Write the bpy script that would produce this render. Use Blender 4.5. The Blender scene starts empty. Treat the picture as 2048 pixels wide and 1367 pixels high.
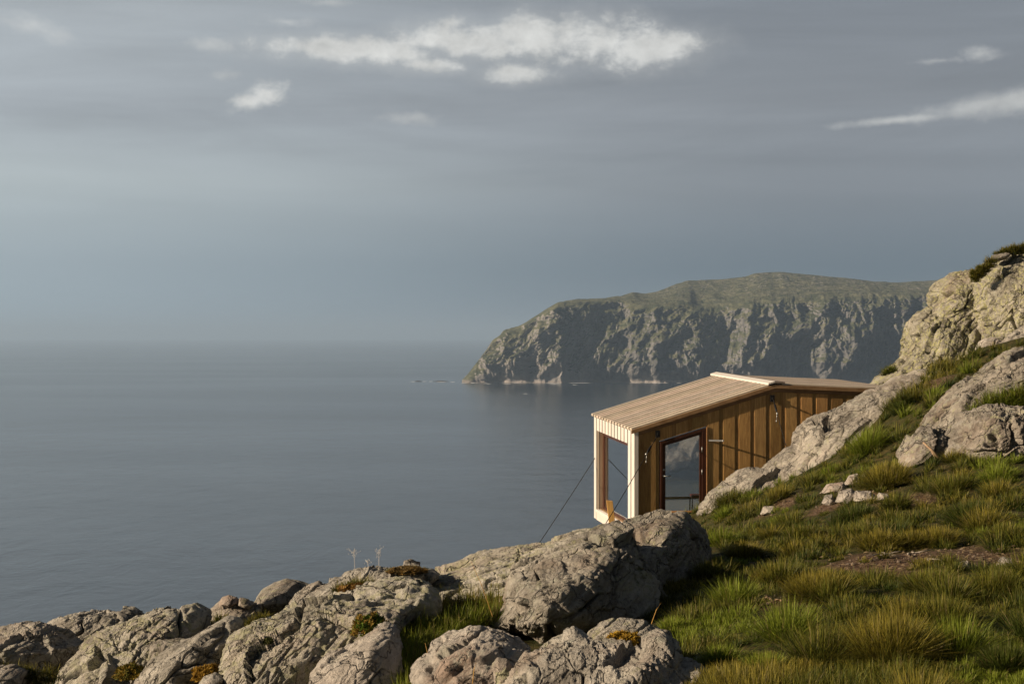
import bpy, math, random
import numpy as np
R = math.radians
F, CX, HY = 2844.0, 1024.0, 671.0          # focal length and horizon in photo pixels, used to size things
SEA = -150.0
scene = bpy.context.scene
C = scene.collection

# ------------------------------------------------------------------ camera, sky, sun, exposure
cam = bpy.data.cameras.new('camera'); cam.lens = 50.0; cam.sensor_width = 36.0
cam.clip_start = 0.1; cam.clip_end = 200000
camo = bpy.data.objects.new('camera', cam); C.objects.link(camo)
camo.location = (0, 0, 0); camo.rotation_euler = (R(90) - math.atan((683.5 - HY) / F), 0, 0)
scene.camera = camo

SUN_EL, SUN_AZ = 21.0, 15.0                # elevation; degrees behind due left
S = np.array([-math.cos(R(SUN_EL)) * math.cos(R(SUN_AZ)), -math.cos(R(SUN_EL)) * math.sin(R(SUN_AZ)), math.sin(R(SUN_EL))])
sun = bpy.data.lights.new('sun', 'SUN'); sun.energy = 5.0; sun.angle = R(0.6); sun.color = (1.0, 0.80, 0.57)
suno = bpy.data.objects.new('sun', sun); C.objects.link(suno)
from mathutils import Vector
suno.rotation_euler = Vector(S).to_track_quat('Z', 'Y').to_euler()
suno.location = (-20, -10, 20)
vs = scene.view_settings
vs.view_transform = 'Standard'; vs.look = 'None'; vs.exposure = 0.45; vs.gamma = 1.0; vs.use_curve_mapping = False
scene.cycles.volume_bounces = 2
scene.cycles.max_bounces = 6; scene.cycles.diffuse_bounces = 2; scene.cycles.transparent_max_bounces = 8
scene.cycles.sample_clamp_indirect = 4.0


class NT:
    """tiny node-tree helper"""
    def __init__(s, tree):
        s.t = tree; s.n = tree.nodes; s.l = tree.links; s.n.clear()
    def node(s, ty, **kw):
        nd = s.n.new(ty)
        for k, v in kw.items(): setattr(nd, k, v)
        return nd
    def put(s, sock, v):
        if v is None: return
        if isinstance(v, bpy.types.NodeSocket): s.l.new(v, sock)
        elif isinstance(v, (tuple, list)) and len(v) == 3 and len(sock.default_value) == 4: sock.default_value = (*v, 1)
        else: sock.default_value = v
    def math(s, op, a, b=None, c=None, clamp=False):
        nd = s.node('ShaderNodeMath', operation=op, use_clamp=clamp)
        s.put(nd.inputs[0], a); s.put(nd.inputs[1], b); s.put(nd.inputs[2], c)
        return nd.outputs[0]
    def vmath(s, op, a, b=None):
        nd = s.node('ShaderNodeVectorMath', operation=op)
        s.put(nd.inputs[0], a)
        if b is not None: s.put(nd.inputs[1], b)
        return nd.outputs[0]
    def mix(s, f, a, b, blend='MIX'):
        nd = s.node('ShaderNodeMix', data_type='RGBA', blend_type=blend)
        s.put(nd.inputs[0], f); s.put(nd.inputs[6], a); s.put(nd.inputs[7], b)
        return nd.outputs[2]
    def ss(s, v, lo, hi):
        nd = s.node('ShaderNodeMapRange', interpolation_type='SMOOTHSTEP', clamp=True)
        s.put(nd.inputs[0], v); nd.inputs[1].default_value = lo; nd.inputs[2].default_value = hi
        return nd.outputs[0]
    def noise(s, vec, scale, detail=4, rough=.55, dist=0.0):
        nd = s.node('ShaderNodeTexNoise')
        s.put(nd.inputs['Vector'], vec); nd.inputs['Scale'].default_value = scale
        nd.inputs['Detail'].default_value = detail; nd.inputs['Roughness'].default_value = rough
        nd.inputs['Distortion'].default_value = dist
        return nd.outputs[0]
    def voro(s, vec, scale, feature='F1', out='Distance'):
        nd = s.node('ShaderNodeTexVoronoi', feature=feature)
        s.put(nd.inputs['Vector'], vec); nd.inputs['Scale'].default_value = scale
        return nd.outputs[out]
    def mapping(s, vec, scale=(1, 1, 1), rot=(0, 0, 0), loc=(0, 0, 0)):
        nd = s.node('ShaderNodeMapping'); s.put(nd.inputs[0], vec)
        nd.inputs[1].default_value = loc; nd.inputs[2].default_value = rot; nd.inputs[3].default_value = scale
        return nd.outputs[0]
    def ramp(s, f, stops, interp='LINEAR'):
        nd = s.node('ShaderNodeValToRGB'); s.put(nd.inputs[0], f)
        nd.color_ramp.interpolation = interp
        e = nd.color_ramp.elements
        while len(e) < len(stops): e.new(0.5)
        for el, (p, c) in zip(e, stops):
            el.position = p; el.color = (*c, 1) if len(c) == 3 else c
        return nd.outputs[0]


def lin(r, g, b):
    f = lambda c: (c / 255 / 12.92) if c / 255 <= .04045 else ((c / 255 + .055) / 1.055) ** 2.4
    return (f(r), f(g), f(b))


world = bpy.data.worlds.new('World'); scene.world = world; world.use_nodes = True
w = NT(world.node_tree)
sky = w.node('ShaderNodeTexSky', sky_type='NISHITA', sun_disc=False)
sky.sun_elevation = R(SUN_EL); sky.sun_rotation = math.atan2(S[0], S[1])
sky.air_density = 1.0; sky.dust_density = 2.0; sky.ozone_density = 2.0
tc = w.node('ShaderNodeTexCoord').outputs['Generated']
sep = w.node('ShaderNodeSeparateXYZ'); w.put(sep.inputs[0], tc)
dx, dy, dz = sep.outputs
# overcast layer: colour by elevation, brighter towards the sun's side of the sky
elev = w.math('MULTIPLY', w.math('ABSOLUTE', dz), 1.0)
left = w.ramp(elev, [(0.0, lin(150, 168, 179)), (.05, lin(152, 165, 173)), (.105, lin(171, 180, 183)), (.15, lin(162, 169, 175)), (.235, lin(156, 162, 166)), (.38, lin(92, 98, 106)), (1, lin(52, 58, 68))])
right = w.ramp(elev, [(0.0, lin(92, 107, 120)), (.045, lin(93, 107, 119)), (.10, lin(121, 127, 134)), (.16, lin(129, 134, 140)), (.235, lin(117, 123, 130)), (.38, lin(80, 87, 98)), (1, lin(48, 54, 64))])  # overhead, out of view, both ramps are dimmed to deepen the shadows
side = w.ss(w.math('ADD', dx, w.math('MULTIPLY', w.noise(tc, 3.0, 2), .08)), -.40, .28)
base = w.mix(side, left, right)
# long flat streaks of stratus
st1 = w.noise(w.mapping(tc, (1.0, 1.0, 9)), 1.5, 5, .55, .6)
st2 = w.noise(w.mapping(tc, (2.0, 2.0, 16), loc=(4, 2, 1)), 1.8, 6, .6, .8)
stv = w.math('ADD', w.math('MULTIPLY', w.math('SUBTRACT', st1, .5), 1.0), w.math('MULTIPLY', w.math('SUBTRACT', st2, .5), .55))
amp = w.math('MULTIPLY', stv, w.ss(elev, .035, .16))
gain = w.math('ADD', 1.0, w.math('MULTIPLY', amp, .75))
gc = w.node('ShaderNodeCombineXYZ')
for i in range(3): w.put(gc.inputs[i], gain)
base = w.vmath('MULTIPLY', base, gc.outputs[0])
# sunlit cumulus banks, each at its own direction in the sky
def blob(px, py, rx, ry, tilt=0.0):
    k = math.sqrt(1 + ((px - CX) / F) ** 2 + ((HY - py) / F) ** 2)
    cx, cz = (px - CX) / F / k, (HY - py) / F / k
    a = w.math('SUBTRACT', dx, cx); b = w.math('SUBTRACT', dz, cz)
    b = w.math('SUBTRACT', b, w.math('MULTIPLY', a, tilt))
    a = w.math('DIVIDE', a, rx / F); b = w.math('DIVIDE', b, ry / F)
    d = w.math('SQRT', w.math('ADD', w.math('MULTIPLY', a, a), w.math('MULTIPLY', b, b)))
    return w.math('SUBTRACT', 1.0, d), b
def union(lst):
    v = lst[0]
    for o in lst[1:]:
        v = w.math('SMOOTH_MAX', v, o, .25)
    return v
cn = w.noise(w.mapping(tc, (1, 1, 1.2)), 30, 9, .60, .1)
cn2 = w.noise(w.mapping(tc, (1, 1, 1.6), loc=(3, 1, 7)), 60, 6, .6, .2)
puff = w.math('ADD', w.math('MULTIPLY', w.math('SUBTRACT', cn, .5), 3.0), w.math('MULTIPLY', w.math('SUBTRACT', cn2, .5), 2.2))
main = union([blob(x, y, a, b)[0] for x, y, a, b in ((720, 100, 190, 26), (790, 108, 120, 30), (860, 80, 85, 34), (950, 88, 130, 42), (1060, 78, 90, 48), (1180, 80, 130, 50), (1290, 96, 120, 42), (1030, 146, 75, 24), (850, 130, 90, 20), (650, 92, 110, 20))])
small = union([blob(x, y, a, b, t)[0] for x, y, a, b, t in ((505, 204, 50, 24, .2), (538, 188, 42, 30, 0))])
wisps = union([blob(x, y, a, b, t)[0] for x, y, a, b, t in ((810, 237, 60, 15, 0), (450, 150, 30, 14, 0), (90, 62, 75, 22, -.3), (420, 90, 60, 14, 0), (570, 44, 60, 12, 0), (660, 6, 60, 9, 0))])
rightc = union([blob(x, y, a, b, t)[0] for x, y, a, b, t in ((1960, 108, 55, 16, 0), (1880, 122, 70, 10, 0))])
longc = union([blob(x, y, a, b, t)[0] for x, y, a, b, t in ((1990, 206, 190, 26, .12), (2080, 196, 180, 32, .12), (1800, 240, 130, 12, .06))])
def cov(m, k, lo, hi):
    return w.ss(w.math('ADD', m, w.math('MULTIPLY', puff, k)), lo, hi)
a_main = cov(main, .68, -.08, .74)
a_small = cov(small, .6, -.12, .9)
a_wisp = w.math('MULTIPLY', cov(wisps, .85, -.2, 1.3), .40)
a_rc = w.math('MULTIPLY', cov(rightc, .8, -.1, 1.2), .55)
a_long = w.math('MULTIPLY', cov(longc, .38, -.1, 1.0), .6)
front = w.ss(dy, .2, .4)
shade = w.math('ADD', .52, w.math('MULTIPLY', w.noise(w.mapping(tc, (1, 1, 1.3), loc=(0, 0, .012)), 34, 8, .6), 1.02))
sc_ = w.node('ShaderNodeCombineXYZ')
for i in range(3): w.put(sc_.inputs[i], shade)
ccol = w.vmath('MULTIPLY', w.mix(0.0, lin(198, 198, 195), (1, 1, 1)), sc_.outputs[0])
def over(b, a, k=1.0):
    return w.mix(w.math('MULTIPLY', w.math('MULTIPLY', a, k), front), b, ccol)
halo = w.math('MULTIPLY', w.ss(w.math('ADD', main, w.math('MULTIPLY', puff, .35)), -.75, .7), .32)
sky_c = over(base, halo)
for a, k in ((a_wisp, 1), (a_long, 1), (a_rc, 1), (a_small, .9), (a_main, .93)): sky_c = over(sky_c, a, k)
# dimming added to the unseen sky behind the viewer, to cut fill light
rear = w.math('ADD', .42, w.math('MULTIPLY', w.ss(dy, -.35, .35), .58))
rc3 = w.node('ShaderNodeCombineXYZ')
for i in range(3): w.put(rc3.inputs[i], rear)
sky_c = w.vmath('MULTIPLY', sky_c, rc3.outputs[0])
clouds = w.node('ShaderNodeVectorMath', operation='SCALE'); w.put(clouds.inputs[0], sky_c); clouds.inputs[3].default_value = 8.6
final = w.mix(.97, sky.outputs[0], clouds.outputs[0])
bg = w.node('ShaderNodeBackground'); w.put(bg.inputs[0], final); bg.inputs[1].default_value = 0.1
wo = w.node('ShaderNodeOutputWorld'); w.l.new(bg.outputs[0], wo.inputs[0])

# ------------------------------------------------------------------ numeric noise
def _h(ix, iy, iz, seed):
    with np.errstate(over='ignore'):
        h = (ix.astype(np.uint32) * np.uint32(374761393) + iy.astype(np.uint32) * np.uint32(668265263)
             + iz.astype(np.uint32) * np.uint32(2147483647) + np.uint32(seed * 974711 + 17))
        h = (h ^ (h >> np.uint32(13))) * np.uint32(1274126177)
        h = (h ^ (h >> np.uint32(16))) * np.uint32(2246822519)
        return h ^ (h >> np.uint32(15))
_G = np.random.RandomState(5).normal(size=(256, 3)).astype(np.float32); _G /= np.linalg.norm(_G, axis=1)[:, None]
def perlin(p, seed=0):
    p = np.asarray(p, np.float32); i = np.floor(p).astype(np.int64); f = p - i
    u = f * f * f * (f * (f * 6 - 15) + 10)
    out = 0
    for dx_ in (0, 1):
        for dy_ in (0, 1):
            for dz_ in (0, 1):
                g = _G[_h(i[:, 0] + dx_, i[:, 1] + dy_, i[:, 2] + dz_, seed) & np.uint32(255)]
                d = g[:, 0] * (f[:, 0] - dx_) + g[:, 1] * (f[:, 1] - dy_) + g[:, 2] * (f[:, 2] - dz_)
                wgt = (u[:, 0] if dx_ else 1 - u[:, 0]) * (u[:, 1] if dy_ else 1 - u[:, 1]) * (u[:, 2] if dz_ else 1 - u[:, 2])
                out = out + wgt * d
    return out
def fbm(p, octv=4, seed=0, gain=.5):
    s, a = 0, 1.0
    for o in range(octv):
        s = s + a * perlin(p * (2.03 ** o), seed + o); a *= gain
    return s
def ridged(p, octv=4, seed=0, gain=.55):
    s, a = 0, 1.0
    for o in range(octv):
        s = s + a * (1 - 2.4 * np.abs(perlin(p * (2.07 ** o), seed + 31 + o))); a *= gain
    return s
def worley(p, seed=0):
    """F1, F2, offset from the nearest cell centre, and a random triple of that cell"""
    i = np.floor(p).astype(np.int64); n = len(p)
    f1 = np.full(n, 9.0); f2 = np.full(n, 9.0); off = np.zeros((n, 3)); rid = np.zeros((n, 3))
    for dx_ in (-1, 0, 1):
        for dy_ in (-1, 0, 1):
            for dz_ in (-1, 0, 1):
                c = i + (dx_, dy_, dz_)
                h = [_h(c[:, 0], c[:, 1], c[:, 2], seed + k).astype(np.float64) / 4294967295.0 for k in (1, 2, 3)]
                q = np.stack(h, 1); o = p - (c + q)
                d = np.sqrt((o ** 2).sum(1))
                m = d < f1
                f2 = np.where(m, f1, np.minimum(f2, d))
                off[m] = o[m]; rid[m] = q[m]; f1 = np.where(m, d, f1)
    return f1, f2, off, rid
def sstep(x, a, b):
    t = np.clip((x - a) / (b - a), 0, 1); return t * t * (3 - 2 * t)

# ------------------------------------------------------------------ mesh helpers
def mesh_obj(name, verts, faces, mat, parent=None, smooth=True, colors=None, cname='tint'):
    me = bpy.data.meshes.new(name)
    verts = np.asarray(verts, np.float32); faces = np.asarray(faces, np.int32)
    k = faces.shape[1]
    me.vertices.add(len(verts)); me.vertices.foreach_set('co', verts.ravel())
    me.loops.add(faces.size); me.loops.foreach_set('vertex_index', faces.ravel())
    me.polygons.add(len(faces))
    me.polygons.foreach_set('loop_start', np.arange(0, faces.size, k, dtype=np.int32))
    me.polygons.foreach_set('loop_total', np.full(len(faces), k, np.int32))
    me.update(calc_edges=True)
    if smooth: me.polygons.foreach_set('use_smooth', np.ones(len(faces), bool))
    if colors is not None:
        at = me.color_attributes.new(cname, 'FLOAT_COLOR', 'POINT')
        cc = np.ones((len(verts), 4), np.float32); cc[:, :colors.shape[1]] = colors
        at.data.foreach_set('color', cc.ravel())
    me.materials.append(mat)
    o = bpy.data.objects.new(name, me); C.objects.link(o)
    if parent is not None: o.parent = parent
    return o
def tag(o, label=None, cat=None, group=None, kind=None):
    if label: o['label'] = label
    if cat: o['category'] = cat
    if group: o['group'] = group
    if kind: o['kind'] = kind
    return o
def empty(name, loc=(0, 0, 0)):
    o = bpy.data.objects.new(name, None); C.objects.link(o); o.location = loc; o.empty_display_size = .2
    return o

class MB:
    """collects boxes, prisms and tubes for one mesh"""
    def __init__(s): s.v = []; s.f = []; s.c = []
    def add(s, v, f, c=(1, 1, 1)):
        b = len(s.v); s.v += [tuple(map(float, q)) for q in v]; s.f += [tuple(i + b for i in q) for q in f]; s.c += [c] * len(v)
    def hexa(s, bot, top, c=(1, 1, 1)):
        s.add(list(bot) + list(top), [(3, 2, 1, 0), (4, 5, 6, 7), (0, 1, 5, 4), (1, 2, 6, 5), (2, 3, 7, 6), (3, 0, 4, 7)], c)
    def tube(s, pts, r, n=8, c=(1, 1, 1)):
        pts = [np.array(p, float) for p in pts]; rings = []
        rr = r if isinstance(r, (list, tuple)) else [r] * len(pts)
        for i, p in enumerate(pts):
            d = pts[min(i + 1, len(pts) - 1)] - pts[max(i - 1, 0)]; d /= np.linalg.norm(d) + 1e-9
            a = np.cross(d, (0, 0, 1)) if abs(d[2]) < .9 else np.cross(d, (1, 0, 0)); a /= np.linalg.norm(a); b = np.cross(d, a)
            rings.append([p + rr[i] * (math.cos(t) * a + math.sin(t) * b) for t in np.linspace(0, 2 * math.pi, n, endpoint=False)])
        v = [q for rg in rings for q in rg]; f = []
        for i in range(len(pts) - 1):
            for j in range(n):
                f.append((i * n + j, i * n + (j + 1) % n, (i + 1) * n + (j + 1) % n, (i + 1) * n + j))
        f.append(tuple(range(n - 1, -1, -1))); f.append(tuple(len(v) - n + j for j in range(n)))
        s.add(v, f, c)
    def build(s, name, mat, parent=None, bevel=0.0, smooth=False):
        me = bpy.data.meshes.new(name); me.from_pydata(s.v, [], s.f); me.update()
        at = me.color_attributes.new('tint', 'FLOAT_COLOR', 'POINT')
        cc = np.ones((len(s.v), 4), np.float32); cc[:, :3] = np.array(s.c); at.data.foreach_set('color', cc.ravel())
        me.materials.append(mat)
        if smooth: me.polygons.foreach_set('use_smooth', np.ones(len(me.polygons), bool))
        o = bpy.data.objects.new(name, me); C.objects.link(o)
        if parent is not None: o.parent = parent
        if bevel: 
            b = o.modifiers.new('bevel', 'BEVEL'); b.width = bevel; b.segments = 2; b.limit_method = 'ANGLE'
        return o

def at(px, py, Y): return np.array([(px - CX) / F * Y, Y, (HY - py) / F * Y])

# ------------------------------------------------------------------ materials
def new_mat(name):
    m = bpy.data.materials.new(name); m.use_nodes = True
    return m, NT(m.node_tree)
def finish(n, col, rough=.8, bump=None, strength=.5, dist=.02, spec=.3, **kw):
    p = n.node('ShaderNodeBsdfPrincipled')
    n.put(p.inputs['Base Color'], col); n.put(p.inputs['Roughness'], rough); n.put(p.inputs['Specular IOR Level'], spec)
    for k, v in kw.items(): n.put(p.inputs[k.replace('_', ' ')], v)
    if bump is not None:
        b = n.node('ShaderNodeBump'); n.put(b.inputs['Height'], bump); b.inputs['Strength'].default_value = strength; b.inputs['Distance'].default_value = dist
        n.l.new(b.outputs[0], p.inputs['Normal'])
    o = n.node('ShaderNodeOutputMaterial'); n.l.new(p.outputs[0], o.inputs[0])
    return p

def rock_mat(name, light=(.62, .58, .51), dark=(.24, .22, .19), lichen=.5, pink=.3, mossy=.2, k=1.0, lic=(.41, .40, .25)):
    """k: feature scale, larger = finer"""
    m, n = new_mat(name)
    P = n.node('ShaderNodeTexCoord').outputs['Object']
    PR = n.mapping(P, (1, 1, 1), (0, R(38), R(10)))
    strat = n.mapping(PR, (1.0, 1.0, 5.0))
    a = n.noise(P, 1.6 * k, 8, .65, .3)
    b = n.noise(strat, 3.2 * k, 8, .68, .8)
    col = n.mix(n.ss(n.math('ADD', n.math('MULTIPLY', a, .55), n.math('MULTIPLY', b, .45)), .36, .64), dark, light)
    col = n.mix(n.math('MULTIPLY', n.ss(n.noise(P, 1.1 * k, 5, .6), .5, .68), pink), col, (.40, .27, .20))
    # pale quartz-like veins
    v = n.math('ABSOLUTE', n.math('SUBTRACT', n.noise(n.mapping(PR, (1, 1, 2.5), loc=(5, 1, 2)), 1.3 * k, 6, .6, 1.2), .5))
    col = n.mix(n.math('MULTIPLY', n.math('SUBTRACT', 1.0, n.ss(v, .0, .03)), .35), col, (.56, .53, .48))
    # dark lichen specks
    sp = n.noise(P, 24 * k, 7, .75)
    stn = n.noise(n.mapping(PR, (1, 1, .5), loc=(8, 8, 2)), 2.6 * k, 7, .7, .5)
    col = n.mix(n.math('MULTIPLY', n.ss(stn, .53, .66), .4), col, (.13, .115, .10))
    col = n.mix(n.math('MULTIPLY', n.ss(sp, .54, .63), .6), col, (.06, .055, .05))
    # pale grey-green crusts
    cr = n.math('MULTIPLY', n.ss(n.noise(P, 9 * k, 6, .7, .4), .53, .62), n.ss(n.noise(P, 2.1 * k, 3), .4, .6))
    col = n.mix(n.math('MULTIPLY', cr, .55), col, (.45, .46, .38))
    # yellow map lichen
    y1 = n.ss(n.noise(n.mapping(P, loc=(7, 3, 1)), 14 * k, 7, .72, .5), .60 - .16 * lichen, .66 - .12 * lichen)
    y2 = n.ss(n.noise(n.mapping(P, loc=(1, 9, 4)), 1.5 * k, 4, .6), .62 - .42 * lichen, .76 - .30 * lichen)
    col = n.mix(n.math('MULTIPLY', n.math('MULTIPLY', y1, y2), .85), col, lic)
    # moss in patches
    g = n.math('MULTIPLY', n.ss(n.noise(n.mapping(P, loc=(2, 5, 8)), 2.3 * k, 6, .7), .60, .68), mossy)
    col = n.mix(g, col, (.07, .085, .02))
    fine = n.noise(P, 38 * k, 8, .75)
    ht = n.math('ADD', n.math('MULTIPLY', b, .9), n.math('MULTIPLY', n.noise(P, 8 * k, 9, .72, .4), 1.0))
    ht = n.math('ADD', ht, n.math('MULTIPLY', fine, .35))
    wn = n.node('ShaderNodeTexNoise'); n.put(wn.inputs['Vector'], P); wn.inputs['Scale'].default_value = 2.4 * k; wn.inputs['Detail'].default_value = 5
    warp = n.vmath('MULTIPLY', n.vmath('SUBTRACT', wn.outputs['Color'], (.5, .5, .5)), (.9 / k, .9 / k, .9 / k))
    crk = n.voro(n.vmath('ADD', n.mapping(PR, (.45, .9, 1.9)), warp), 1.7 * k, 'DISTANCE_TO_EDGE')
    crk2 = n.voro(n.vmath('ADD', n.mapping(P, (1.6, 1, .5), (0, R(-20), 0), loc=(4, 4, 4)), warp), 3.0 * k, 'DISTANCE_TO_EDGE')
    cm = n.ss(n.noise(P, 1.9 * k, 3), .50, .6)
    ht = n.math('SUBTRACT', ht, n.math('MULTIPLY', n.math('SUBTRACT', 1.0, n.ss(crk, 0, .022)), .5))
    ht = n.math('SUBTRACT', ht, n.math('MULTIPLY', n.math('MULTIPLY', n.math('SUBTRACT', 1.0, n.ss(crk2, 0, .03)), cm), .4))
    # dark colour along the joints and crack lines
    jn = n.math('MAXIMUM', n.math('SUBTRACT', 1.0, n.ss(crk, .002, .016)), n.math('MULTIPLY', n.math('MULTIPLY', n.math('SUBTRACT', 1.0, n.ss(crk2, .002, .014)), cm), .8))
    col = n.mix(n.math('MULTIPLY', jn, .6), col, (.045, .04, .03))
    finish(n, col, .88, ht, 1.0, .058 / k, .25)
    return m
M = {}
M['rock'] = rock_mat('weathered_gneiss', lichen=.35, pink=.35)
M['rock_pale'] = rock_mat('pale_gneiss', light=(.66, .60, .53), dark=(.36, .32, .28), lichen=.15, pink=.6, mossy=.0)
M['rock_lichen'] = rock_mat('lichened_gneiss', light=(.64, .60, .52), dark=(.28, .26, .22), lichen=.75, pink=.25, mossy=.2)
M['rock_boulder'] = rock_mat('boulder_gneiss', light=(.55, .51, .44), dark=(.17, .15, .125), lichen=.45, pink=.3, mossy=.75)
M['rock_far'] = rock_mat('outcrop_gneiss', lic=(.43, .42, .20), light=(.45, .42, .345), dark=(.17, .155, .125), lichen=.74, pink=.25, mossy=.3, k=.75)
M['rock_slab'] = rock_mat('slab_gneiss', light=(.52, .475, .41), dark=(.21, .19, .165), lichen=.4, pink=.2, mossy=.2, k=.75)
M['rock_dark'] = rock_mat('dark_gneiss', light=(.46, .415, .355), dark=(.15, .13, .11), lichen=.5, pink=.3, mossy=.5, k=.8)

def wood_mat(name, light, dark, rough=.6, grain=1.0, axis='z'):
    m, n = new_mat(name)
    P = n.node('ShaderNodeTexCoord').outputs['Object']
    at_ = n.node('ShaderNodeAttribute', attribute_name='tint').outputs['Color']
    sc = {'z': (9, 9, .7), 'u': (.7, 9, 9)}[axis]
    Pr = P if axis == 'z' else n.mapping(P, (1, 1, 1), (0, 0, -math.atan2(.148, .989)))
    q = n.vmath('ADD', n.mapping(Pr, sc), n.vmath('MULTIPLY', at_, (37, 91, 53)))
    g = n.noise(q, 3.0 * grain, 8, .62, 1.4)
    g2 = n.noise(n.mapping(P, (2, 2, .8)), 2.0, 4, .6)
    col = n.mix(n.ss(n.math('ADD', n.math('MULTIPLY', g, .7), n.math('MULTIPLY', g2, .3)), .36, .66), light, dark)
    col = n.vmath('MULTIPLY', col, at_)
    finish(n, col, rough, g, .35, .008, .25)
    return m
M['wood_wall'] = wood_mat('oiled_cladding', (.50, .305, .115), (.29, .16, .06))
M['wood_trim'] = wood_mat('trim_timber', (.34, .21, .11), (.20, .115, .055), axis='u')
M['wood_roof'] = wood_mat('roof_timber', (.56, .48, .40), (.38, .31, .25), .75, grain=.5, axis='u')
M['wood_pale'] = wood_mat('pale_timber', (.68, .65, .61), (.58, .54, .50), .7)
M['wood_in'] = wood_mat('interior_timber', (.40, .28, .18), (.28, .18, .11))
M['wood_door'] = wood_mat('dark_door_timber', (.075, .028, .016), (.045, .018, .011), .4)
M['wood_post'] = wood_mat('new_pine', (.60, .36, .12), (.46, .25, .07))
m, n = new_mat('roof_felt'); finish(n, (.05, .04, .035), .9); M['felt'] = m
m, n = new_mat('galvanised_steel'); finish(n, (.42, .42, .41), .45, Metallic=.8); M['steel'] = m
m, n = new_mat('black_steel'); finish(n, (.02, .02, .022), .5, Metallic=.4); M['black'] = m
m, n = new_mat('wire_rope'); finish(n, (.035, .033, .03), .55, Metallic=.5); M['cable'] = m
m, n = new_mat('red_leather'); finish(n, (.17, .045, .03), .5); M['seat'] = m
m, n = new_mat('grey_floor'); finish(n, (.30, .31, .31), .25); M['floor'] = m
def glass():
    m, n = new_mat('window_glass')
    fr = n.node('ShaderNodeFresnel'); fr.inputs[0].default_value = 1.52
    P = n.node('ShaderNodeTexCoord').outputs['Object']
    gl = n.node('ShaderNodeBsdfGlossy'); gl.inputs['Roughness'].default_value = .02; gl.inputs[0].default_value = (.95, .97, 1, 1)
    tr = n.node('ShaderNodeBsdfTransparent'); tr.inputs[0].default_value = (.92, .94, .95, 1)
    mx = n.node('ShaderNodeMixShader'); n.put(mx.inputs[0], n.math('ADD', n.math('MULTIPLY', fr.outputs[0], 1.6), .10, clamp=True))
    n.l.new(tr.outputs[0], mx.inputs[1]); n.l.new(gl.outputs[0], mx.inputs[2])
    o = n.node('ShaderNodeOutputMaterial'); n.l.new(mx.outputs[0], o.inputs[0])
    return m
M['glass'] = glass()
def leaf_mat(name, rough=.55, trans=.25, gain=1.0):
    m, n = new_mat(name)
    c = n.node('ShaderNodeAttribute', attribute_name='tint').outputs['Color']
    p = n.node('ShaderNodeBsdfPrincipled'); n.put(p.inputs['Base Color'], c); p.inputs['Roughness'].default_value = rough; p.inputs['Specular IOR Level'].default_value = .25
    t = n.node('ShaderNodeBsdfTranslucent'); n.put(t.inputs[0], c)
    mx = n.node('ShaderNodeMixShader'); mx.inputs[0].default_value = trans
    n.l.new(p.outputs[0], mx.inputs[1]); n.l.new(t.outputs[0], mx.inputs[2])
    o = n.node('ShaderNodeOutputMaterial'); n.l.new(mx.outputs[0], o.inputs[0])
    return m
M['grass'] = leaf_mat('grass_blade')
M['moss'] = leaf_mat('moss_leaf', .8, .2)

# ------------------------------------------------------------------ ground
ctrl_px = [(1450, 1360, 7.2), (1700, 1360, 7.0), (2040, 1360, 6.8), (1350, 1270, 8.8), (1600, 1250, 8.5), (2040, 1250, 8.2),
    (1450, 1190, 10.4), (1750, 1160, 10.4), (2040, 1150, 10.0), (1450, 1100, 13.6), (1750, 1080, 12.8), (2040, 1070, 12.2),
    (1420, 1045, 21), (1600, 1015, 18), (1800, 1005, 16), (2040, 990, 15), (1400, 1022, 28), (1470, 1000, 26), (1600, 965, 23.5), (1700, 945, 21.5),
    (1850, 930, 18.8), (2040, 900, 18.2), (1700, 890, 24.5), (1770, 815, 26.5), (1850, 765, 28.5), (2040, 740, 25.5), (2040, 830, 20.5), (1900, 850, 21.5),
    (1960, 720, 31.5), (2040, 690, 31),
    (1200, 1345, 8.4), (1000, 1480, 7.6), (1000, 1285, 10), (900, 1245, 10.2), (830, 1335, 8.9), (600, 1500, 8.8), (300, 1500, 9), (70, 1352, 11.0), (600, 1420, 10), (300, 1400, 10.6), (0, 1500, 9), (400, 1700, 7),
    (1600, 1000, 26.8), (1540, 1000, 27), (1680, 935, 26.5), (1750, 880, 27.4), (1830, 800, 28.2), (1980, 830, 21.8), (1900, 900, 20.6), (2040, 900, 19.5), (1980, 780, 23.0),
    (1250, 1130, 14.5), (1330, 1110, 14), (900, 1185, 13), (600, 1270, 12.5), (300, 1330, 12.5), (0, 1365, 12.5)]
ctrl_w = [(-3, 20, -7), (0, 20, -5.2), (2, 24, -5.2), (2, 34, -6.5), (6, 34, -5.0), (3, 30, -5), (.4, 32, -5.4), (-7, 14, -6.5), (-9, 8, -5.5), (-6, 4, -3.2), (-3, 3, -2.1), (0, 0, -1.68),
    (4, 0, -1.6), (10, 0, -1.2), (6, 7, -1.5), (10, 8, -1.2), (9, 14, -1.2), (12, 20, -.2), (14, 28, .6), (18, 36, 2.0), (12, 42, -1.5), (7, 40, -4), (-5, 30, -13), (0, 42, -14), (-12, 42, -26), (-12, 20, -14), (8.6, 31.5, -3.2), (7.5, 33, -4)]
cp = np.array([at(*c) for c in ctrl_px] + list(ctrl_w), float)
def tps_fit(P, z, lam=.02):
    n_ = len(P); d = np.sqrt(((P[:, None] - P[None]) ** 2).sum(-1)); K = d * d * np.log(d + 1e-9) + lam * np.eye(n_)
    Q = np.c_[np.ones(n_), P]; A = np.block([[K, Q], [Q.T, np.zeros((3, 3))]])
    return np.linalg.solve(A, np.r_[z, 0, 0, 0])
_W = tps_fit(cp[:, :2], cp[:, 2])
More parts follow.
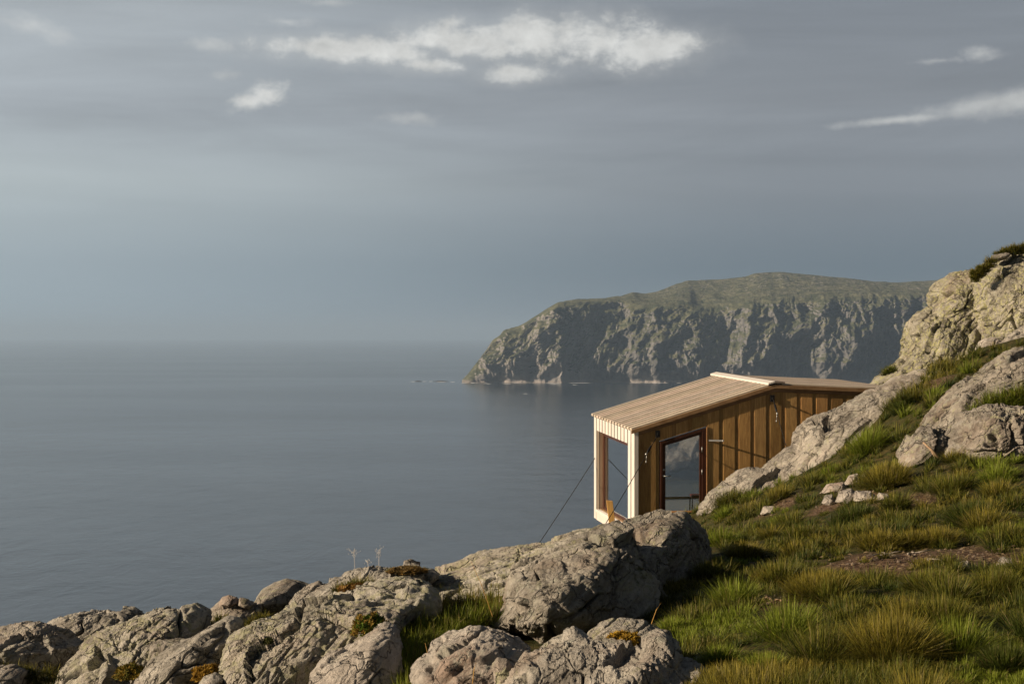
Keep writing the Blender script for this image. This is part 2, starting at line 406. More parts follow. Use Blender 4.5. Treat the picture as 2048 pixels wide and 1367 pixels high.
def tps(x, y):
    out = np.empty_like(x)
    for s0 in range(0, len(x), 40000):
        q = np.c_[x[s0:s0 + 40000], y[s0:s0 + 40000]]
        d2 = ((q[:, None] - cp[None, :, :2]) ** 2).sum(-1)
        out[s0:s0 + 40000] = (.5 * d2 * np.log(d2 + 1e-12)) @ _W[:len(cp)] + _W[-3] + q @ _W[-2:]
    return out
XL, XH, YL, YH = -12.0, 18.0, -3.0, 44.0
def Graw(x, y):
    xc = np.clip(x, XL, XH); yc = np.clip(y, YL, YH)
    z = tps(xc, yc)
    z = z - .75 * np.maximum(0, XL - x) + 14 * (1 - np.exp(-np.maximum(0, x - XH) * .012)) - 1.0 * np.maximum(0, y - YH) - .02 * np.maximum(0, YL - y)
    p = np.stack([x, y, np.zeros_like(x)], 1)
    z = z + .10 * fbm(p * .55, 3, 3) + .035 * fbm(p * 2.3, 3, 9)
    far = np.clip((np.abs(x) - 20) / 60, 0, 1) + np.clip((y - 45) / 60, 0, 1)
    z = z + far * 6 * fbm(p * .04, 4, 5)
    return np.maximum(z, SEA - 6)
gx = np.arange(-14, 20.01, .1); gy = np.arange(-5, 46.01, .1)
GXm, GYm = np.meshgrid(gx, gy)
GZ = Graw(GXm.ravel(), GYm.ravel()).reshape(GXm.shape)
def G(x, y):
    x = np.asarray(x, float); y = np.asarray(y, float)
    fx = np.clip((x - gx[0]) / .1, 0, len(gx) - 1.001); fy = np.clip((y - gy[0]) / .1, 0, len(gy) - 1.001)
    i = fx.astype(int); j = fy.astype(int); a = fx - i; b = fy - j
    return (GZ[j, i] * (1 - a) + GZ[j, i + 1] * a) * (1 - b) + (GZ[j + 1, i] * (1 - a) + GZ[j + 1, i + 1] * a) * b
def hit(px, py):
    """first ground point seen along photo pixels (vectorised); depth 0 where nothing is met"""
    px = np.atleast_1d(np.asarray(px, float)); py = np.atleast_1d(np.asarray(py, float))
    kx = (px - CX) / F; kz = (HY - py) / F; D = np.zeros(len(px))
    for Y in np.arange(5.0, 44.0, .06):
        m_ = (D == 0) & (kz * Y <= G(kx * Y, Y))
        D[m_] = Y
    return D
# bare-soil places (photo pixels, depth found on the ground): x, y radius
soil = []
for px, py, rx, ry in ((1850, 1115, .9, .3), (1765, 1135, .3, .2), (1690, 1003, .5, .2), (1820, 1003, .6, .16), (1560, 1014, .3, .16), (1960, 1122, .4, .18), (1870, 768, .3, .2), (1560, 1205, .2, .12)):
    D = float(hit(px, py)[0])
    if D: soil.append(((px - CX) / F * D, D, rx, ry * 2.2))
def soil_mask(x, y):
    m_ = np.zeros_like(x)
    nz = fbm(np.stack([x, y, 0 * x], 1) * 2.2, 3, 77)
    for sx, sy, rx, ry in soil:
        m_ = np.maximum(m_, sstep(1.25 - np.sqrt(((x - sx) / rx) ** 2 + ((y - sy) / ry) ** 2) + 1.0 * nz, 0, .55))
    return m_
m, n = new_mat('peaty_ground')
P = n.node('ShaderNodeTexCoord').outputs['Object']
so = n.node('ShaderNodeAttribute', attribute_name='tint').outputs['Color']
sp_ = n.node('ShaderNodeSeparateColor'); n.put(sp_.inputs[0], so)
base_ = n.mix(n.ss(n.noise(P, 11, 8, .75), .4, .62), (.03, .038, .010), (.10, .075, .028))
base_ = n.mix(n.ss(n.noise(n.mapping(P, loc=(3, 3, 3)), 9, 6, .7), .55, .65), base_, (.075, .085, .02))
dirt = n.mix(n.ss(n.noise(P, 16, 8, .75), .4, .6), (.07, .04, .024), (.19, .125, .08))
dirt = n.mix(n.ss(n.noise(n.mapping(P, loc=(9, 2, 3)), 30, 5, .7), .58, .64), dirt, (.35, .26, .18))
colg = n.mix(sp_.outputs[0], base_, dirt)
rk = n.mix(n.ss(n.noise(P, .35, 8, .65), .4, .6), (.20, .18, .155), (.37, .34, .29))
colg = n.mix(sp_.outputs[1], colg, rk)
finish(n, colg, .95, n.math('ADD', n.noise(P, 22, 8, .75), n.noise(P, 5, 5, .6)), 1.0, .05, .15)
M['ground'] = m
xs = np.unique(np.r_[-330, -280, -240, -200, -165, -135, -110, -90, -72, -58, -46, -36, -28, -22, -18, np.arange(-15, 15, .11), np.arange(15, 20, .5), 22, 25, 30, 38, 50, 70, 100, 150, 220, 330])
ys = np.unique(np.r_[-330, -250, -180, -120, -80, -50, -32, -20, -12, -8, np.arange(-5, 2, .5), np.arange(2, 36, .11), np.arange(36, 46, .5), 50, 57, 66, 78, 92, 110, 135, 165, 200, 240])
XX, YY = np.meshgrid(xs, ys); X, Y = XX.ravel(), YY.ravel()
Z = Graw(X, Y)
nx_ = len(xs); idx = np.arange(len(X)).reshape(XX.shape)
faces = np.stack([idx[:-1, :-1].ravel(), idx[:-1, 1:].ravel(), idx[1:, 1:].ravel(), idx[1:, :-1].ravel()], 1)
rocky = np.clip(sstep(np.abs(X), 16, 24) + sstep(Y, 30, 38) + sstep(-X, 1.0, 4.0) * sstep(Y, 11.5, 14), 0, 1)
ground = mesh_obj('ground', np.stack([X, Y, Z], 1), faces, M['ground'], colors=np.stack([soil_mask(X, Y), rocky, 0 * X], 1))
tag(ground, kind='structure')

# ------------------------------------------------------------------ sea
m, n = new_mat('sea_water')
P = n.node('ShaderNodeTexCoord').outputs['Object']
wv = n.math('ADD', n.noise(n.mapping(P, (1, .55, 1), (0, 0, R(25))), .035, 7, .62, .5), n.math('MULTIPLY', n.noise(P, .0035, 5, .6), 2.4))
wcol = n.mix(n.ss(n.noise(n.mapping(P, (.5, 1, 1), (0, 0, R(-12))), .0012, 6, .6), .3, .75), (.016, .026, .038), (.021, .032, .044))
finish(n, wcol, n.math('ADD', .17, n.math('MULTIPLY', n.ss(n.noise(n.mapping(P, (.4, 1, 1), (0, 0, R(8))), .0015, 5, .6), .3, .7), .04)), wv, 1.0, 1.0, .5, IOR=1.33)
M['sea'] = m
r_ = np.r_[0, np.geomspace(60, 58000, 90)]; th = np.linspace(0, 2 * math.pi, 181)[:-1]
v = [(0, 0, SEA)] + [(r * math.cos(t), r * math.sin(t), SEA) for r in r_[1:] for t in th]
f4 = []; f3 = []
nt = len(th)
for i in range(len(r_) - 2):
    for j in range(nt):
        a = 1 + i * nt + j; b = 1 + i * nt + (j + 1) % nt
        f4.append((a, a + nt, b + nt, b))
for j in range(nt): f4.append((0, 1 + j, 1 + (j + 1) % nt, 0))
me = bpy.data.meshes.new('sea'); me.from_pydata(v, [], [f for f in f4 if len(set(f)) == 4] + [(0, 1 + j, 1 + (j + 1) % nt) for j in range(nt)]); me.materials.append(M['sea'])
seao = bpy.data.objects.new('sea', me); C.objects.link(seao); tag(seao, kind='structure')

# ------------------------------------------------------------------ headland across the water
sil = [(924, 763), (929, 754), (946, 734), (973, 703), (983, 683), (1000, 676), (1005, 664), (1039, 655), (1071, 637), (1095, 620), (1115, 608), (1154, 602), (1203, 600), (1251, 593), (1273, 585), (1298, 589), (1325, 584), (1359, 571), (1388, 562), (1461, 559), (1510, 554), (1530, 547), (1583, 544), (1632, 549), (1706, 556), (1779, 564), (1828, 566), (1876, 563), (2000, 556), (2300, 590), (2600, 640), (2700, 763)]
edge = [(924, 763), (929, 755), (946, 735), (973, 704), (983, 684), (1000, 677), (1005, 665), (1039, 656), (1071, 638), (1095, 621), (1115, 610), (1154, 605), (1203, 604), (1232, 604), (1291, 612), (1350, 611), (1388, 610), (1397, 624), (1437, 615), (1486, 607), (1515, 600), (1632, 593), (1730, 588), (1852, 592), (2000, 592), (2300, 610), (2600, 650), (2700, 763)]
DS = 150 / ((765 - HY) / F)
nc, nv = 1150, 300
pxs = np.linspace(924, 2120, nc)
sy = np.interp(pxs, *zip(*sil)); ey = np.interp(pxs, *zip(*edge))
vv = np.linspace(0, 1, nv)
ker_ = np.hanning(41); ker_ /= ker_.sum(); ey = np.convolve(np.pad(ey, 20, mode='edge'), ker_, 'valid'); sy2 = np.convolve(np.pad(sy, 6, mode='edge'), np.hanning(13) / np.hanning(13).sum(), 'valid'); sy = sy2
sh = 90 * fbm(np.stack([pxs / 130, 0 * pxs, 0 * pxs], 1), 5, 40)          # coast wanders in and out
V = []
kx = (pxs - CX) / F
He = (HY - ey) / F; Hs = (HY - sy) / F
cliff_d = 60 + 190 * np.clip((pxs - 924) / 120, 0, 1)
crest_d = 250 + 650 * np.clip((pxs - 1100) / 300, 0, 1)
for t in vv:
    if t < .06:
        s_ = t / .06; y = DS + sh + 8 * s_; z = SEA - 6 + 9 * s_ + 0 * pxs
    elif t < .66:
        s_ = (t - .06) / .60; ze = He * (DS + sh + cliff_d); z = (SEA + 3) + (ze - SEA - 3) * s_ ** .92
        y = DS + sh + 8 + (cliff_d - 8) * (.55 * s_ + .45 * s_ ** 2.5)
    elif t < .93:
        s_ = (t - .66) / .27; ye = DS + sh + cliff_d; yc = ye + crest_d
        ze = He * ye; zs = Hs * yc
        y = ye + (yc - ye) * s_; z = ze + (zs - ze) * (s_ ** .85)
    else:
        s_ = (t - .93) / .07; yc = DS + sh + cliff_d + crest_d; zs = Hs * yc
        y = yc + 900 * s_; z = zs + (SEA - 10 - zs) * s_ ** 1.4
    V.append(np.stack([kx * (DS + sh * .3 + np.clip(t - .3, 0, 1) * 300 * 0), y, z], 1))
V = np.array(V)                                                             # nv x nc x 3
V[:, :, 0] = kx[None] * (V[:, :, 1] * .8 + DS * .2)
flat = V.reshape(-1, 3)
ht_ = np.clip((flat[:, 2] - SEA) / 60, 0, 1) * np.clip((pxs[None].repeat(nv, 0).ravel() - 924) / 60, .12, 1)
tt = vv[:, None].repeat(nc, 1).ravel()
iscl = sstep(tt, .03, .12) * (1 - sstep(tt, .60, .70)); istop = sstep(tt, .62, .7) * (1 - sstep(tt, .90, .95))
q = flat.copy()
gl_ = np.stack([q[:, 0] - .55 * q[:, 2] + 60 * fbm(q / 160, 3, 70), q[:, 1] * .3, q[:, 2] * .30 + 30 * fbm(q / 120, 3, 71)], 1)     # gullies run down the face, leaning
d1 = ridged(gl_ / 250, 6, 11, .52); d2 = fbm(q / 45, 5, 21, .6); d3 = ridged(np.stack([q[:, 0] - .8 * q[:, 2], q[:, 1], q[:, 2] * .8], 1) / 70, 4, 61, .6)
f1, f2, off, rid = worley(np.stack([q[:, 0] - .3 * q[:, 2], q[:, 1], q[:, 2] * .9], 1) / 62, 8)
facet = (off * (rid - .5)).sum(1) * 2 + (rid[:, 0] - .5) * .5
disp = iscl * (92 * (d1 - .9) + 15 * d2 + 8 * (d3 - .9) + 9 * facet)
q[:, 1] -= disp * ht_
q[:, 0] -= .45 * disp * ht_ * (0.5 + 0 * ht_)
q[:, 2] += ht_ * (istop * (5 * fbm(flat * (1, 1, 0) / 90, 5, 91, .6) + 3.5 * ridged(flat * (1, 1, 0) / 40, 4, 95)) + iscl * 9 * fbm(flat / 30, 4, 17) * (1 - sstep(tt, .5, .66)))
idx = np.arange(nv * nc).reshape(nv, nc)
fc = np.stack([idx[:-1, :-1].ravel(), idx[:-1, 1:].ravel(), idx[1:, 1:].ravel(), idx[1:, :-1].ravel()], 1)
m, n = new_mat('headland_rock_and_turf')
P = n.node('ShaderNodeTexCoord').outputs['Object']
geo = n.node('ShaderNodeNewGeometry')
sz = n.node('ShaderNodeSeparateXYZ'); n.put(sz.inputs[0], geo.outputs['Normal'])
pz = n.node('ShaderNodeSeparateXYZ'); n.put(pz.inputs[0], P)
sx_n = pz.outputs[0]
rockc = n.mix(n.ss(n.noise(n.mapping(P, (1, 1, .45), (0, R(20), 0)), .022, 8, .7, .6), .36, .62), (.12, .12, .125), (.25, .245, .245))
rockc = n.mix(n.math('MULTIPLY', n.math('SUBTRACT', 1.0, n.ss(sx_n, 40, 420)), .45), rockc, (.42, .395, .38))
turf = n.mix(n.ss(n.noise(P, .02, 8, .7), .4, .62), (.075, .088, .05), (.19, .19, .115))
gmix = n.math('ADD', sz.outputs[2], n.math('MULTIPLY', n.math('SUBTRACT', n.noise(P, .012, 9, .68), .5), 1.1))
hcol = n.mix(n.ss(gmix, .46, .66), rockc, turf)
# scattered bare rock on the tops
hcol = n.mix(n.math('MULTIPLY', n.ss(n.noise(P, .05, 7, .75), .53, .60), n.ss(pz.outputs[2], 80, 190)), hcol, (.30, .28, .26))
# wave-washed pale band at the foot
wash = n.math('SUBTRACT', 1.0, n.ss(n.math('ADD', pz.outputs[2], n.math('MULTIPLY', n.noise(P, .02, 4), 16)), SEA + 12, SEA + 21))
hcol = n.mix(n.math('MULTIPLY', wash, .85), hcol, (.40, .36, .34))
finish(n, hcol, .95, n.math('ADD', n.noise(P, .07, 9, .75), n.math('MULTIPLY', n.noise(n.mapping(P, (1, 1, .4), (0, R(25), 0)), .03, 7, .7), 1.5)), 1.0, 10, .1)
M['head'] = m
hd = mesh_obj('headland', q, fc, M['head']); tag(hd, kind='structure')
# skerries and surf at the foot of the cliffs
m, n = new_mat('skerry_rock'); finish(n, (.08, .075, .07), .8, n.noise(n.node('ShaderNodeTexCoord').outputs['Object'], .3, 6), .8, 1); M['skerry'] = m
m, n = new_mat('surf_foam'); finish(n, (.75, .78, .80), .8, n.noise(n.node('ShaderNodeTexCoord').outputs['Object'], .2, 6), .6, .5); M['foam'] = m
rs = np.random.RandomState(3)
def low_lump(cx_, cy_, rx, ry, h, seed, n1=40, n2=10):
    t = np.linspace(0, 2 * math.pi, n1, endpoint=False); vs_ = []
    for k_ in range(n2):
        s_ = k_ / (n2 - 1)
        rr_ = (1 - s_) ** .8
        nz = 1 + .8 * perlin(np.stack([2 * np.cos(t) + seed, 2 * np.sin(t), 0 * t + s_], 1), seed)
        vs_.append(np.stack([cx_ + rx * rr_ * nz * np.cos(t), cy_ + ry * rr_ * nz * np.sin(t), SEA - .3 + h * (s_ ** .7) + 0 * t], 1))
    vs_ = np.array(vs_); id_ = np.arange(n1 * n2).reshape(n2, n1)
    f_ = np.stack([id_[:-1].ravel(), np.roll(id_, -1, 1)[:-1].ravel(), np.roll(id_, -1, 1)[1:].ravel(), id_[1:].ravel()], 1)
    return vs_.reshape(-1, 3), f_
for k_, (px, wd, lb) in enumerate(((837, 12, 'smallest dark skerry, farthest out to the left of the headland in white surf'), (882, 24, 'long low dark skerry standing in surf just off the headland point'), (932, 16, 'low dark skerry close against the tip of the headland'))):
    D = 150 / ((762.5 - HY) / F)
    vs_, f_ = low_lump((px - CX) / F * D, D, wd, 9, 3.2, k_ + 4)
    tag(mesh_obj('skerry', vs_, f_, M['skerry']), lb, 'skerry', 'skerries off the headland')
fv, ff, b0 = [], [], 0
foam = [(px, 765 - 0 * px, rs.uniform(4, 22), rs.uniform(1, 4)) for px in rs.uniform(930, 1760, 60)]
for px, py, wd, hh in foam:
    D = 150 / ((765 - HY) / F); s0 = np.interp(px, pxs, sh)
    vs_, f_ = low_lump((px - CX) / F * D, D + s0 - rs.uniform(-4, 18), wd, hh * 2.5, .9, int(rs.randint(99)), 16, 4)
    fv.append(vs_); ff.append(f_ + b0); b0 += len(vs_)
for px, py, wd in ((826, 763, 12), (848, 762.5, 12), (862, 762.5, 8), (884, 763.5, 20), (905, 763.5, 10), (928, 765.5, 12), (946, 766, 8), (975, 767, 14), (1014, 767, 18), (1110, 768, 22), (1150, 769, 10), (1051, 787, 9), (836, 688.5, 40)):
    D = 150 / ((py - HY) / F)
    vs_, f_ = low_lump((px - CX) / F * D, D, wd, 5, 1.0, int(rs.randint(99)), 16, 4)
    fv.append(vs_); ff.append(f_ + b0); b0 += len(vs_)
tag(mesh_obj('surf', np.concatenate(fv), np.concatenate(ff), M['foam']), 'broken white surf along the foot of the headland', 'surf', kind='stuff')

# ------------------------------------------------------------------ rocks
ROCKS = []
def smooth_poly(poly, n_=240, k_=5):
    p = np.array(poly + [poly[0]], float); L = np.r_[0, np.cumsum(np.sqrt((np.diff(p, axis=0) ** 2).sum(1)))]
    t = np.linspace(0, L[-1], n_, endpoint=False)
    q_ = np.stack([np.interp(t, L, p[:, 0]), np.interp(t, L, p[:, 1])], 1)
    ker = np.hanning(k_ + 2)[1:-1]; ker /= ker.sum(); h_ = k_ // 2
    return np.stack([np.convolve(np.r_[q_[-h_:, i], q_[:, i], q_[:h_, i]], ker, 'valid') for i in (0, 1)], 1)
def rock(name, label, poly, apex, d, thick, mat, shear=.5, pw=2.2, disp=1.0, fs=1.0, seed=0, res=1.0, strat=38, back=None, group=None, cracks=1.0, cat='rock'):
    """closed rock: outline at distance d, a bulge of `thick` metres towards the viewer and its own back side"""
    zc = (HY - apex[1]) / F * d
    ol = smooth_poly(poly)
    def place(px, py):
        kz = (HY - py) / F
        Yd = (d - shear * zc) / (1 - shear * kz)
        return np.stack([(px - CX) / F * Yd, Yd, kz * Yd], -1)
    size = max(np.ptp(ol[:, 0]), np.ptp(ol[:, 1]))                    # photo pixels
    nth = int(np.clip(size * 1.5 * res, 60, 900)); nf = int(np.clip(size * .42 * res, 24, 260)); nb = max(10, nf // 4)
    # outline radius by angle about the apex
    th_ = np.linspace(-math.pi, math.pi, nth, endpoint=False)
    a_ = np.arctan2(ol[:, 1] - apex[1], ol[:, 0] - apex[0]); rr_ = np.hypot(ol[:, 1] - apex[1], ol[:, 0] - apex[0])
    o_ = np.argsort(a_); rad = np.interp(th_, np.r_[a_[o_] - 2 * math.pi, a_[o_], a_[o_] + 2 * math.pi], np.tile(rr_[o_], 3))
    ex, ey_ = apex[0] + rad * np.cos(th_), apex[1] + rad * np.sin(th_)
    rim = place(ex, ey_); ctr = place(np.array([float(apex[0])]), np.array([float(apex[1])]))[0]
    rings = []
    fr = np.sin(np.linspace(0, 1, nf) * math.pi / 2) ** .95
    for r0 in fr:
        b_ = (1 - r0 ** pw) ** (1 / pw) if r0 < 1 else 0
        P_ = ctr + (rim - ctr) * r0; P_[:, 1] -= thick * b_ * 1.0
        P_[:, 2] -= 0; P_[:, 0] += 0
        rings.append(P_ * 1.0)
    tb = back if back is not None else thick * 1.1
    for r0 in np.cos(np.linspace(0, 1, nb + 1) * math.pi / 2)[1:]:
        b_ = (1 - max(r0, 0) ** 2.2) ** (1 / 2.2)
        P_ = ctr + (rim - ctr) * r0; P_[:, 1] += tb * b_; P_[:, 2] -= .25 * tb * b_
        rings.append(P_)
    Vg = np.array(rings); nr = len(rings)
    # normals of the grid
    dth = np.roll(Vg, -1, 1) - np.roll(Vg, 1, 1); dr = np.gradient(Vg, axis=0)
    N_ = np.cross(dr, dth); N_ /= np.linalg.norm(N_, axis=2)[:, :, None] + 1e-9
    if N_[nf // 3, :, 1].mean() > 0: N_ = -N_
    N_[0] = N_[1].mean(0) / np.linalg.norm(N_[1].mean(0)); N_[-1] = (0, 1, 0)
    p_ = Vg.reshape(-1, 3); nn = N_.reshape(-1, 3)
    ca, sa = math.cos(R(strat)), math.sin(R(strat))
    pr = np.stack([p_[:, 0] * ca + p_[:, 2] * sa, p_[:, 1], -p_[:, 0] * sa + p_[:, 2] * ca], 1)
    sz_m = size / F * d
    u_ = 1.0 / (fs * .42)                                              # facet size in metres ~ .42*fs
    wp = p_ + .12 * fs * np.stack([fbm(p_ / (.5 * fs), 3, seed + 3), fbm(p_ / (.5 * fs), 3, seed + 7), fbm(p_ / (.5 * fs), 3, seed + 9)], 1)
    wr = np.stack([wp[:, 0] * ca + wp[:, 2] * sa, wp[:, 1], -wp[:, 0] * sa + wp[:, 2] * ca], 1)
    f1, f2, off, rid = worley(wr * (u_ * .55, u_, u_ * 1.1), seed)
    fac = (off * (rid - .5)).sum(1) * 1.1 + (rid[:, 1] - .5) * .45
    e1 = sstep(f2 - f1, 0, .10)
    g1, g2, goff, grid_ = worley(wr * (u_ * 1.6, u_ * 2.6, u_ * 3.4), seed + 5)
    fac2 = (goff * (grid_ - .5)).sum(1) * 1.1 + (grid_[:, 1] - .5) * .5
    e2 = sstep(g2 - g1, 0, .12)
    cn_ = (rid[:, 2] > .35)
    e1 = sstep(f2 - f1, 0, .06)
    D_ = fs * (.12 * fac * e1 + .022 * fac2 * sstep(fbm(p_ / (.5 * fs), 2, seed + 12), -.25, .2) - .10 * cracks * (1 - e1) * cn_ - .012 * (1 - e2)
               + .024 * (ridged(pr * (1.2, 1.6, 5.0) / fs, 5, seed + 1, .6) - .9) + .060 * fbm(p_ / (1.1 * fs), 3, seed + 2, .45) + .014 * fbm(p_ / (.09 * fs), 4, seed + 4, .6))
    D_ = D_ * disp * np.clip(sz_m / .9, .12, 1.0)
    p_ = p_ + nn * D_[:, None]
    id_ = np.arange(nr * nth).reshape(nr, nth); nx2 = np.roll(id_, -1, 1)
    f_ = np.stack([id_[:-1].ravel(), id_[1:].ravel(), nx2[1:].ravel(), nx2[:-1].ravel()], 1)
    # weld the two poles
    p_[:nth] = p_[:nth].mean(0); p_[-nth:] = p_[-nth:].mean(0)
    o = mesh_obj(name, p_, f_, mat); tag(o, label, cat, group)
    ROCKS.append((ol, d, thick))
    return o
RG = 'boulders and ledges of the shore ridge'
MR, MP, ML, MBo, MF, MS, MD = (M[k] for k in ('rock', 'rock_pale', 'rock_lichen', 'rock_boulder', 'rock_far', 'rock_slab', 'rock_dark'))
rock('boulder', 'smooth rounded grey rock in the bottom left corner, leftmost on the skyline of the ridge', [(-90, 1300), (-40, 1278), (0, 1267), (23, 1259), (72, 1247), (101, 1247), (128, 1258), (142, 1276), (165, 1284), (162, 1300), (140, 1327), (117, 1344), (60, 1345), (0, 1332), (-80, 1340)], (48, 1268), 11.6, .6, MR, group=RG, seed=1, pw=1.6, fs=.9)
rock('boulder', 'long low brownish rock on the skyline behind the leftmost rounded rock', [(98, 1262), (101, 1246), (121, 1235), (168, 1223), (226, 1220), (273, 1225), (292, 1245), (280, 1290), (200, 1300), (130, 1285)], (200, 1250), 12.8, .4, MR, group=RG, seed=2, fs=.8)
rock('boulder', 'broad hump of rough lichen-flecked rock filling the lower left of the ridge', [(112, 1420), (121, 1356), (137, 1327), (162, 1298), (170, 1283), (185, 1265), (215, 1249), (240, 1243), (279, 1226), (312, 1220), (332, 1217), (381, 1218), (402, 1228), (405, 1255), (395, 1285), (360, 1330), (330, 1420)], (290, 1300), 11.0, .55, ML, group=RG, seed=3, fs=.9, shear=.7)
rock('boulder', 'knobbly rock with a broken top on the skyline left of the round boulder', [(373, 1275), (387, 1248), (416, 1224), (438, 1206), (450, 1197), (472, 1195), (501, 1199), (523, 1215), (528, 1232), (490, 1255), (430, 1275), (395, 1285)], (470, 1228), 12.2, .3, MBo, group=RG, seed=4, fs=.6)
rock('stone', 'small reddish angular stone lying on top of the knobbly rock', [(436, 1208), (444, 1193), (458, 1189), (474, 1193), (478, 1205), (462, 1213)], (458, 1202), 12.1, .1, MP, seed=41, fs=.3, cat='stone', group='loose stones on the rocks')
rock('stone', 'small dark stone on the knobbly rock, beside the reddish stone', [(476, 1208), (480, 1194), (496, 1197), (508, 1208), (498, 1216)], (490, 1206), 12.1, .1, MBo, seed=42, fs=.3, cat='stone', group='loose stones on the rocks')
rock('boulder', 'smooth round dome-shaped boulder sitting on the skyline of the ridge', [(512, 1206), (519, 1195), (531, 1177), (553, 1165), (577, 1159), (601, 1163), (626, 1172), (630, 1190), (600, 1215), (560, 1232), (525, 1228)], (542, 1185), 12.8, .6, MBo, disp=.45, group=RG, seed=5, pw=1.4, shear=.25)
rock('boulder', 'small dark slab wedged upright between the lichen hump and the diagonal ledge', [(292, 1328), (300, 1300), (306, 1277), (332, 1272), (395, 1273), (385, 1292), (340, 1315), (310, 1330)], (335, 1290), 10.7, .25, MBo, group=RG, seed=6, fs=.5)
rock('boulder', 'diagonal grey ledge with deep layered grooves beside the orange moss', [(262, 1420), (283, 1354), (305, 1320), (352, 1286), (423, 1256), (457, 1236), (476, 1243), (472, 1268), (450, 1312), (420, 1332), (385, 1345), (380, 1420)], (370, 1310), 10.3, .45, MR, group=RG, seed=7, fs=.7, shear=.7)
rock('boulder', 'small rounded rock under the orange moss at the bottom edge', [(396, 1420), (399, 1367), (410, 1351), (430, 1343), (449, 1352), (452, 1420)], (425, 1375), 9.4, .2, MR, group=RG, seed=8, fs=.5)
rock('boulder', 'huge ribbed pale ledge with vertical cracks sloping up from the bottom left centre', [(436, 1430), (445, 1325), (455, 1300), (472, 1270), (521, 1241), (589, 1209), (650, 1188), (737, 1174), (800, 1166), (868, 1172), (875, 1198), (866, 1226), (820, 1240), (771, 1244), (716, 1275), (680, 1310), (650, 1350), (640, 1430)], (600, 1285), 10.0, .75, ML, group=RG, seed=9, fs=1.15, shear=.9, strat=55, res=1.1)
rock('boulder', 'heather-topped ledge forming the skyline between the round boulder and the long slab', [(583, 1210), (600, 1190), (634, 1170), (684, 1158), (692, 1149), (712, 1140), (750, 1131), (775, 1134), (792, 1133), (832, 1132), (858, 1137), (880, 1146), (850, 1175), (740, 1195), (660, 1210), (600, 1222)], (730, 1170), 11.8, .35, MR, group=RG, seed=10, fs=.7, shear=.8)
rock('boulder', 'pale pinkish fractured block below the green moss cushion', [(612, 1430), (620, 1345), (655, 1303), (700, 1285), (735, 1262), (768, 1248), (792, 1256), (801, 1290), (806, 1350), (800, 1430)], (715, 1325), 8.9, .5, MP, group=RG, seed=11, fs=.7, shear=.6)
rock('boulder', 'smooth cream and pink boulder at the bottom centre beside the grass gully', [(842, 1430), (823, 1360), (825, 1336), (834, 1320), (861, 1311), (868, 1288), (893, 1274), (937, 1254), (978, 1254), (1005, 1262), (1040, 1275), (1060, 1295), (1055, 1325), (1035, 1350), (1020, 1430)], (960, 1330), 8.3, .55, MP, group=RG, seed=12, fs=.8, shear=.6, disp=.8)
rock('stone', 'small pointed stone standing in the dark gap at the bottom centre', [(984, 1328), (995, 1314), (1015, 1317), (1032, 1338), (1022, 1380), (1000, 1400), (990, 1370)], (1003, 1350), 7.7, .12, MR, seed=13, fs=.35, cat='stone', group='loose stones on the rocks')
rock('boulder', 'long whaleback slab of pale rock sloping up towards the cabin', [(730, 1185), (800, 1164), (866, 1141), (905, 1128), (939, 1113), (1015, 1096), (1098, 1076), (1201, 1052), (1290, 1038), (1340, 1090), (1260, 1185), (1100, 1215), (1010, 1215), (940, 1212), (870, 1215), (800, 1200)], (1040, 1150), 12.2, .7, ML, group=RG, seed=14, fs=1.1, shear=.9, strat=20, disp=.8)
rock('boulder', 'dark blunt-ended boulder in front of the cabin door, shaded on its right side', [(1130, 1085), (1201, 1053), (1268, 1036), (1334, 1026), (1368, 1027), (1396, 1050), (1411, 1078), (1416, 1120), (1410, 1158), (1380, 1208), (1300, 1235), (1200, 1190)], (1232, 1088), 11.9, 1.15, MBo, group=RG, seed=15, fs=.9, pw=1.35, shear=.35, strat=25, disp=.8)
rock('boulder', 'big mossy hump of rock leaning against the front of the blunt-ended boulder', [(964, 1252), (981, 1230), (1003, 1205), (1004, 1180), (1013, 1155), (1028, 1135), (1062, 1123), (1112, 1100), (1185, 1075), (1245, 1068), (1270, 1078), (1291, 1114), (1317, 1172), (1330, 1203), (1336, 1232), (1300, 1262), (1220, 1290), (1133, 1290), (1075, 1315), (1054, 1282), (1010, 1265)], (1088, 1150), 10.6, 1.15, MBo, group=RG, seed=16, fs=1.1, pw=1.35, shear=.4, strat=40)
rock('boulder', 'thin wedge-shaped rock lying in the gap below the mossy hump', [(1068, 1325), (1080, 1292), (1107, 1274), (1128, 1267), (1142, 1290), (1110, 1320)], (1100, 1298), 8.8, .15, MR, group=RG, seed=17, fs=.4)
rock('boulder', 'broad cracked rock along the bottom edge at the centre, in front of the orange moss', [(1000, 1450), (1013, 1367), (1049, 1323), (1088, 1306), (1150, 1287), (1200, 1290), (1290, 1275), (1318, 1252), (1345, 1281), (1352, 1316), (1404, 1328), (1452, 1344), (1490, 1450)], (1180, 1370), 7.5, .55, MR, group=RG, seed=18, fs=.85, shear=.8, strat=70)
rock('boulder', 'small upright block on the left shoulder of the broad cracked rock', [(1120, 1300), (1128, 1260), (1148, 1249), (1166, 1260), (1188, 1283), (1180, 1305)], (1148, 1278), 8.3, .16, MR, group=RG, seed=19, fs=.4)
rock('boulder', 'dark curved ledge cupping the hollow of orange moss', [(1170, 1290), (1178, 1263), (1201, 1247), (1245, 1238), (1297, 1244), (1330, 1262), (1320, 1290), (1240, 1292)], (1245, 1268), 8.8, .22, MBo, group=RG, seed=20, fs=.5)
rock('boulder', 'low grey rock in the very corner at the bottom left below the rounded rock', [(-60, 1420), (-50, 1345), (0, 1330), (30, 1329), (52, 1340), (45, 1365), (10, 1420)], (5, 1365), 9.8, .25, MR, group=RG, seed=21, fs=.5)
RH = 'outcrops of the hillside on the right'
